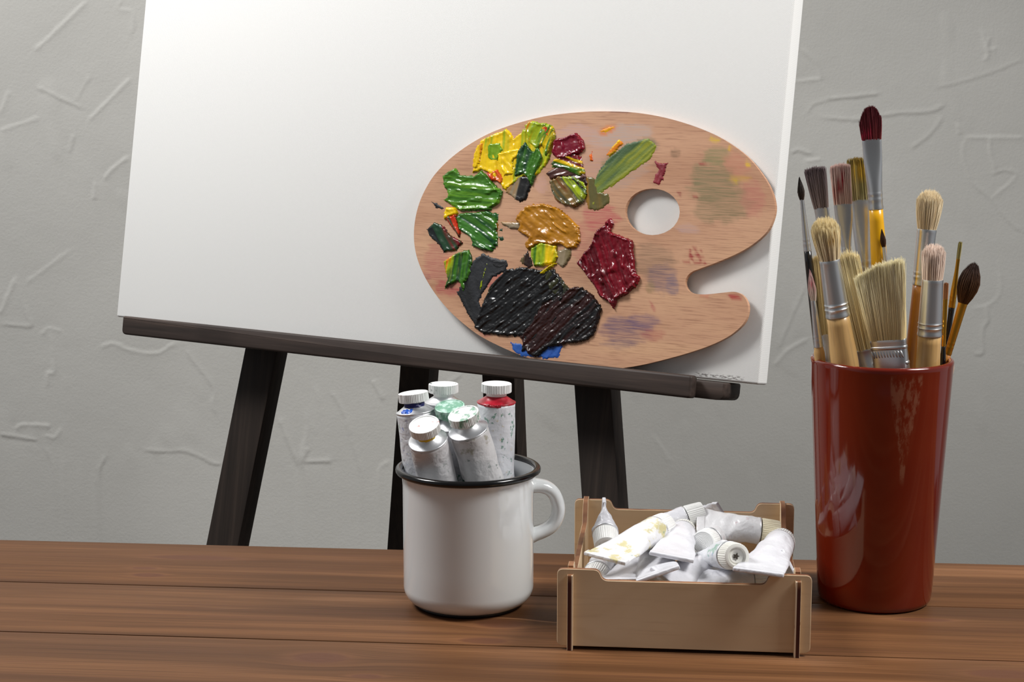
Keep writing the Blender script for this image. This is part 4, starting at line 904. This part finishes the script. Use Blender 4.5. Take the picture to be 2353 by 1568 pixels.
def brush(label, typ, tip, neck_y, fe_y, rim, Yt, Yr, w_tip, w_neck, w_fe, w_h, col_b, col_t, fmat, hmat, thick=0.3, roll=0, slant=0.0, N=260, stain=None, rings=2, ferr_thick=None, fl_emb=False, sw=1.0):
    P0 = at_y(tip[0], tip[1], VC.y + Yt); P1 = at_y(rim[0], rim[1], VC.y + Yr)
    d = (P1 - P0).normalized()                      # downwards
    t_neck, t_fe = t_at_py(P0, d, neck_y), t_at_py(P0, d, fe_y)
    sc = lambda w: w * 0.5 * depth_of(P0 + d * t_neck) / F
    rt, rn, rf, rh = sc(w_tip), sc(w_neck), sc(w_fe), sc(w_h)
    z = -d; view = (CAM - P0).normalized()
    x = z.cross(view); x.normalize(); x = -x if x.x < 0 else x
    x = Matrix.Rotation(math.radians(roll), 3, z) @ x; y = z.cross(x)
    # handle end: floor or inner wall of the pot
    t_end = t_neck
    while True:
        t_end += 0.002; p = P0 + d * t_end; h = p.z - VC.z
        rin = VR0 + (VR1 - VR0) * max(h, 0) / VH - 0.0042
        rr = math.hypot(p.x - VC.x, p.y - VC.y)
        if h < 0.0075 or (h < VH - 0.02 and rr > rin - rh * 0.55): break
        if t_end > 0.6: break
    base = P0 + d * t_end
    t = thing('paintbrush', label, 'paintbrush', frame(base, x, z), BRUSH_GROUP)
    X, Y, Z = np.array(x), np.array(y), np.array(z); O = np.array(P0)
    def ring(tt, ra, rb, n=28, e=1.0):
        a = np.arange(n) * 2 * PI / n; c, s = np.cos(a), np.sin(a)
        c = np.sign(c) * np.abs(c) ** e; s = np.sign(s) * np.abs(s) ** e
        return O + np.outer(np.ones(n), np.array(d)) * tt + np.outer(c * ra, X) + np.outer(s * rb, Y)
    flat = typ in ('flat', 'filbert')
    tn = (ferr_thick or thick)
    # ---- hair
    Lh = t_neck; nb = rn * (tn if flat else 1.0)
    N = int(N * 1.7); ph = RNG.uniform(-1, 1, (N * 3, 2))
    if flat: ph = ph[(np.abs(ph[:, 0]) ** 4 + np.abs(ph[:, 1]) ** 4) < 1][:N]
    else:
        ph = ph[(ph ** 2).sum(1) < 1][:N]; rho = np.sqrt((ph ** 2).sum(1))[:, None]; ph = ph * np.clip(rho ** -0.3, 0.5, 1.6); ph = ph / np.maximum(1, np.sqrt((ph ** 2).sum(1)))[:, None]
    n = len(ph); K = 6; u = np.linspace(0, 1, K)[None, :]
    rho = np.sqrt((ph ** 2).sum(1))[:, None]
    jit = 1 + RNG.normal(0, 0.025, (n, 1))
    if typ == 'flat': ln = (1 - 0.05 * np.abs(ph[:, :1]) + slant * ph[:, :1]) * jit; wx = rn + (rt - rn) * u ** 0.8; wy = nb * (1 - 0.25 * u) * np.ones_like(u)
    elif typ == 'filbert': ln = (1 - 0.42 * np.abs(ph[:, :1]) ** 2.4 + slant * ph[:, :1]) * jit; wx = rn + (rt - rn) * np.sin(u * PI * .6); wy = nb * (1 - .6 * u)
    elif typ == 'dome': ln = (1 - 0.24 * rho ** 2.6) * (1 + RNG.normal(0, 0.022, (n, 1))); wx = rn * .96 + (rt - rn * .96) * np.sin(np.clip(u * 1.15, 0, 1) * PI / 2); wy = wx
    elif typ == 'mop': ln = (1 - 0.10 * rho) * jit; wx = rn + (rt - rn) * np.sin(np.clip(u / .55, 0, 1) * PI / 2) - rt * .62 * np.clip((u - .5) / .5, 0, 1) ** 2; wy = wx
    else: ln = (1 - 0.06 * rho) * jit; wx = rn + (rt - rn) * np.sin(np.clip(u / .45, 0, 1) * PI / 2) - rt * .92 * np.clip((u - .3) / .7, 0, 1) ** 1.6; wy = wx
    wob = RNG.normal(0, 1, (n, 2)) * rt * 0.05
    cx_ = ph[:, :1] * wx + wob[:, :1] * u ** 2; cy_ = ph[:, 1:] * wy + wob[:, 1:] * u ** 2 * (tn if flat else 1)
    zz = -0.0006 + (Lh * ln + 0.0006) * u                  # measured from the neck upwards
    cen = O + np.array(d) * t_neck + zz[..., None] * Z + cx_[..., None] * X + cy_[..., None] * Y
    sr = min(0.00023, rn * 0.13) * sw; rad = sr * np.array([1, 1, 1, .95, .8, .35])[None, :, None]
    vs = []
    a0 = RNG.uniform(0, 2 * PI, (n, 1, 1))
    for k in range(3):
        aa = a0 + k * 2 * PI / 3; vs.append(cen + rad * (np.cos(aa) * X + np.sin(aa) * Y))
    S = np.stack(vs, 2).reshape(-1, 3)                      # n,K,3
    idx = np.arange(n * K * 3).reshape(n, K, 3); Fq = []
    for k in range(3):
        j = (k + 1) % 3
        Fq.append(np.stack([idx[:, :-1, k].ravel(), idx[:, :-1, j].ravel(), idx[:, 1:, j].ravel(), idx[:, 1:, k].ravel()], 1))
    Fq = np.concatenate(Fq).tolist()
    cb, ct = np.array(lin(col_b)), np.array(lin(col_t))
    uu = np.broadcast_to(u, (n, K)); tone = 1 + RNG.normal(0, 0.10, (n, 1))
    hc = (cb * (1 - uu[..., None]) + ct * uu[..., None]) * np.clip(tone, .6, 1.4)[..., None]
    if stain:
        for (sx0, sx1, u0, u1, scol, am) in stain:
            px_ = np.broadcast_to(ph[:, :1], (n, K)); nz = RNG.uniform(-.18, .18, (n, 1))
            w = ((px_ + nz > sx0) & (px_ + nz < sx1) & (uu + nz * .6 >= u0) & (uu + nz * .6 <= u1)) * am
            hc = hc * (1 - w[..., None]) + np.array(lin(scol)) * w[..., None]
    hc = np.repeat(hc.reshape(n * K, 3), 3, axis=0)
    # solid core so the tuft is dense
    rr_ = []; ccs = []
    for k, uk in enumerate(np.linspace(0, 1, 9)):
        f = 0.86 if uk < .9 else .6
        lk = 0.93 if typ != 'dome' else 0.90
        wxk = float(np.interp(uk, u[0], np.broadcast_to(wx, (1, K))[0])); wyk = float(np.interp(uk, u[0], np.broadcast_to(wy, (1, K))[0]))
        sh = 1.0
        if typ in ('dome',): sh = math.sqrt(max(0.0, 1 - max(0, (uk - .62) / .38) ** 2)) if uk > .62 else 1
        if typ == 'filbert': sh = math.sqrt(max(0.0, 1 - max(0, (uk - .5) / .5) ** 2)) if uk > .5 else 1
        sh = max(sh, 0.04)
        rg = ring(t_neck - Lh * lk * uk, wxk * f * sh, wyk * f * sh, 24, .7 if flat else 1.0)
        if slant: rg = rg + np.outer((rg - O) @ X / max(rt, 1e-6) * slant * Lh * uk, Z)
        rr_.append(rg)
        ccs += [(cb * (1 - uk) + ct * uk) * .9] * 24
    Vc, Fcc = loft(rr_)
    Vh, Fh = join([(S, Fq), (Vc, Fcc)]); colr = np.concatenate([hc, np.array(ccs)])
    mesh('hair', Vh, Fh, MT_HAIR, t, col=colr)
    # ---- ferrule
    Lf = t_fe - t_neck; rg = []
    nb2 = rn * (tn if flat else 1.0)
    prof = [(0, 1.0), (.02, 1.03), (.06, 1.01)] + [(s, 1.0) for s in np.linspace(.1, .74, 9)]
    bead = [(.76, 1.0), (.78, 1.05), (.80, 1.0), (.84, 1.0), (.86, 1.05), (.88, 1.0), (.94, 1.0), (.97, 1.04), (1.0, 1.02)] if rings else [(.85, 1), (1, 1)]
    for s, kk in prof + bead:
        m = smooth((s - .12) / .7) if flat else s
        ra = rn + (rf - rn) * float(m); rb = nb2 + ((rf * (0.55 if fl_emb else 1.0)) - nb2) * float(m)
        rg.append(ring(t_neck + s * Lf, ra * kk * 1.02, rb * kk * 1.02, 40, 0.62 if (fl_emb) else (1 - .25 * (1 - float(m))) if flat else 1.0))
    Vf, Ff = loft(rg)
    fo = mesh('ferrule', Vf, Ff, fmat, t); auto_smooth(fo, 50)
    if fl_emb:                                          # embossed bands and studs
        parts = []
        for s in (.12, .42):
            for kk in range(2):
                rgs = [ring(t_neck + (s + e) * Lf, (rn + (rf - rn) * .2) * (1.02 + q), nb2 * (1.03 + q * 2), 40, .62) for e, q in ((0, 0), (.02, .035), (.05, .035), (.07, 0))]
                break
            parts.append(loft(rgs))
        for i in range(11):
            u0 = -0.85 + 1.7 * i / 10
            c0 = O + np.array(d) * (t_neck + .27 * Lf) + X * (rn * u0) - Y * 0
            front = Y if Vector(Y).dot(view) > 0 else -Y
            c0 = c0 + front * nb2 * 1.02
            rgs = [np.array([c0 + np.array(d) * (.07 * Lf * dz) + (X * .35 + np.array(d) * 0) * dz * .002 + X * .0006 * math.cos(q) * ww + front * .0007 * math.sin(q) * ww for q in np.arange(8) * PI / 4]) for dz, ww in ((-1, .2), (-.7, 1), (.7, 1), (1, .2))]
            parts.append(loft(rgs))
        for i in range(6):
            for j in range(2):
                c0 = O + np.array(d) * (t_neck + (.60 + .07 * j) * Lf) + X * (rn * (-.5 + .2 * i)) + front * nb2 * 1.0
                rgs = [np.array([c0 + front * hh_ + (X * math.cos(q) + np.array(d) * math.sin(q)) * .0008 * ww for q in np.arange(8) * PI / 4]) for hh_, ww in ((-.001, 1), (.0006, .9), (.001, .4))]
                parts.append(loft(rgs))
        Vf, Ff = join(parts); mesh('embossing', Vf, Ff, fmat, fo)
    # ---- handle
    Lx = t_end - t_fe; rg = []
    for s in np.linspace(-.01, 1, 26):
        b = rf * .97 + (rh - rf * .97) * float(smooth(s / .16)); tp = 1 - 0.42 * float(smooth((s - .25) / .75))
        if s > .97: tp *= .7
        kb = .55 + .45 * float(smooth(s / .25)) if fl_emb else 1.0
        rg.append(ring(t_fe + s * Lx, b * tp, b * tp * kb, 28))
    Vx, Fx = loft(rg); mesh('handle', Vx, Fx, hmat, t)
    return t
CREAM, CREAM_T = (234, 214, 178), (246, 234, 204)
brush('thin round brush with small black hair at the far left of the tumbler', 'point', (1837, 408), 458, 577, (1883, 828), .006, .006, 17, 9, 18, 20, (60, 48, 40), (34, 27, 24), MT_SILVER, MT_HBLK, N=120)
brush('small brush with pink tipped white hair at the left rim of the tumbler', 'point', (1861, 622), 690, 797, (1886, 840), -.012, -.008, 19, 12, 21, 25, (226, 208, 190), (214, 170, 168), MT_SILVER, MT_HW, N=130, stain=[(-1, 1, .45, .6, (190, 60, 80), .8)])
brush('flat yellow bristle brush mostly hidden behind the front left round brush', 'flat', (1880, 588), 768, 850, (1906, 845), .008, .004, 34, 26, 26, 26, (214, 188, 128), (232, 208, 150), MT_SILVER, MT_HW, .4, N=220)
brush('flat brush with grey purple hair second from the left behind the others', 'flat', (1872, 385), 477, 610, (1946, 838), .012, .012, 50, 33, 25, 24, (142, 124, 116), (120, 104, 106), MT_SILVER, MT_HRED, .34, roll=-14, N=330)
brush('flat brush with pink hair streaked with red', 'flat', (1930, 378), 468, 600, (1966, 838), .018, .020, 45, 41, 22, 22, (222, 186, 168), (230, 198, 188), MT_SILVER, MT_HRED, .34, N=380, stain=[(-.45, .1, .3, .62, (160, 24, 40), .85), (-.1, .35, .55, .8, (168, 20, 40), .8), (-.9, -.6, .1, .5, (176, 70, 60), .6)])
brush('flat brush with yellow and olive stained hair behind the tall red brush', 'flat', (1967, 364), 459, 640, (2006, 838), .024, .026, 42, 42, 36, 30, (166, 154, 108), (188, 164, 84), MT_SILVER, MT_HBLK, .34, N=380, stain=[(-.3, .8, .5, .95, (196, 152, 18), .75), (.1, .6, .1, .5, (98, 92, 44), .6), (-1, 1, .93, 1.2, (92, 70, 40), .7)])
brush('tallest brush, filbert with dark red hair and yellow handle', 'filbert', (1998, 246), 320, 481, (2035, 838), .010, .006, 49, 43, 33, 38, (104, 30, 32), (84, 10, 22), MT_SILVER, MT_HYEL, .36, slant=0.05, N=420, stain=[(-1, .1, .05, .35, (150, 20, 50), .7), (-1, 1, .35, 1.2, (84, 10, 22), .75)])
brush('tiny brown pointed brush in front of the yellow handle', 'point', (2026, 527), 566, 640, (2062, 838), .000, .004, 14, 8, 12, 14, (82, 50, 30), (60, 38, 26), MT_SILVER, MT_HRED, N=110)
brush('round brush with a fluffy cream head and pale wood handle at the front left', 'dome', (1892, 500), 597, 727, (1942, 840), -.026, -.022, 63, 46, 54, 64, CREAM, (242, 224, 176), MT_SILVER, MT_HW, N=620, stain=[(.1, .6, .55, .8, (206, 160, 50), .55)])
brush('flat cream bristle brush standing just behind the broad angled brush', 'flat', (1944, 584), 802, 880, (2000, 846), -.006, -.008, 56, 44, 44, 40, (226, 202, 146), (248, 232, 184), MT_SILVER, MT_HBLK, .45, N=460)
brush('broad angled cream bristle brush with embossed metal ferrule at the front', 'flat', (2019, 612), 780, 900, (2048, 838), -.022, -.024, 122, 84, 80, 50, (234, 212, 158), (250, 240, 202), MT_SILVER, MT_HW, .34, roll=-24, slant=.10, N=1500, fl_emb=True, sw=1.15)
brush('round cream headed brush with amber handle standing tall at the right', 'dome', (2139, 437), 527, 655, (2098, 840), .014, .012, 57, 43, 40, 40, CREAM, (240, 222, 186), MT_SILVER, MT_HAMB, N=560)
brush('round brush with pinkish white head in front of the amber handled brush', 'dome', (2147, 561), 642, 771, (2132, 842), -.020, -.016, 53, 47, 54, 56, (228, 204, 184), (240, 220, 206), MT_SILVER, MT_HW, N=560)
brush('very thin gold ferrule brush with short pale yellow hair', 'flat', (2207, 556), 594, 707, (2169, 838), .016, .014, 9, 8, 15, 13, (176, 160, 100), (164, 152, 90), MT_GOLD, MT_HBLK, .5, N=60)
brush('brown mop brush with gold ferrule leaning out at the far right', 'mop', (2240, 604), 696, 815, (2171, 838), .000, -.002, 50, 21, 16, 14, (96, 62, 30), (52, 30, 22), MT_GOLD, MT_HAMB, N=480)
brush('small orange haired brush with gold ferrule beside the pinkish white brush', 'flat', (2174, 650), 686, 796, (2166, 842), -.012, -.012, 11, 10, 10, 13, (176, 116, 66), (160, 104, 66), MT_GOLD, MT_HBLK, .5, N=60)
# ================================================================== LIGHT, WORLD, CAMERA
def area(name, loc, target, size, power, col):
    l = bpy.data.lights.new(name, 'AREA'); l.shape = 'RECTANGLE'; l.size, l.size_y = size; l.energy = power; l.color = col
    o = bpy.data.objects.new(name, l); C.objects.link(o); o.location = loc
    o.rotation_euler = (Vector(target) - Vector(loc)).to_track_quat('-Z', 'Y').to_euler(); return o
area('key_softbox', (-1.1, 1.40, 2.25), (0.0, 1.45, 0.9), (0.5, 0.5), 30, (1.0, 0.992, 0.978))
area('side_softbox', (1.0, 0.94, 1.85), (0.32, 1.36, 0.7), (0.45, 0.45), 7.6, (1.0, 0.985, 0.96)).data.spread = math.radians(112)
w = bpy.data.worlds.new('studio'); bpy.context.scene.world = w; w.use_nodes = True
wt = w.node_tree; bgn = wt.nodes['Background']
def wn(typ, ins, **kw):
    nd = wt.nodes.new(typ)
    for k, v in kw.items(): setattr(nd, k, v)
    for k, v in ins.items():
        if isinstance(v, bpy.types.NodeSocket): wt.links.new(v, nd.inputs[k])
        else: nd.inputs[k].default_value = v
    return nd.outputs[0]
# studio surroundings: pale walls to the left and right and a pale ceiling, a dim room in front
wdir = wt.nodes.new('ShaderNodeTexCoord').outputs['Generated']
wx = wt.nodes.new('ShaderNodeSeparateXYZ'); wt.links.new(wdir, wx.inputs[0])
sd_ = wn('ShaderNodeMapRange', {0: wn('ShaderNodeMath', {0: wx.outputs[0]}, operation='ABSOLUTE'), 1: 0.45, 2: 0.95, 3: 0.0, 4: 0.19}, interpolation_type='SMOOTHSTEP')
up_ = wn('ShaderNodeMapRange', {0: wx.outputs[2], 1: 0.3, 2: 0.95, 3: 0.09, 4: 0.20}, interpolation_type='SMOOTHSTEP')
wt.links.new(wn('ShaderNodeMath', {0: sd_, 1: up_}, operation='ADD'), bgn.inputs[1])
bgn.inputs[0].default_value = (0.95, 0.97, 1.0, 1)
cd = bpy.data.cameras.new('camera'); cd.sensor_width = 36; cd.lens = F / 2353 * 36; cd.clip_start = 0.01
co = bpy.data.objects.new('camera', cd); C.objects.link(co); co.location = CAM; co.rotation_euler = (PI / 2 - PITCH, 0, 0)
sc_ = bpy.context.scene; sc_.camera = co
sc_.view_settings.view_transform = 'Standard'; sc_.view_settings.look = 'None'; sc_.view_settings.exposure = 0.0; sc_.view_settings.gamma = 1.0; sc_.view_settings.use_curve_mapping = False
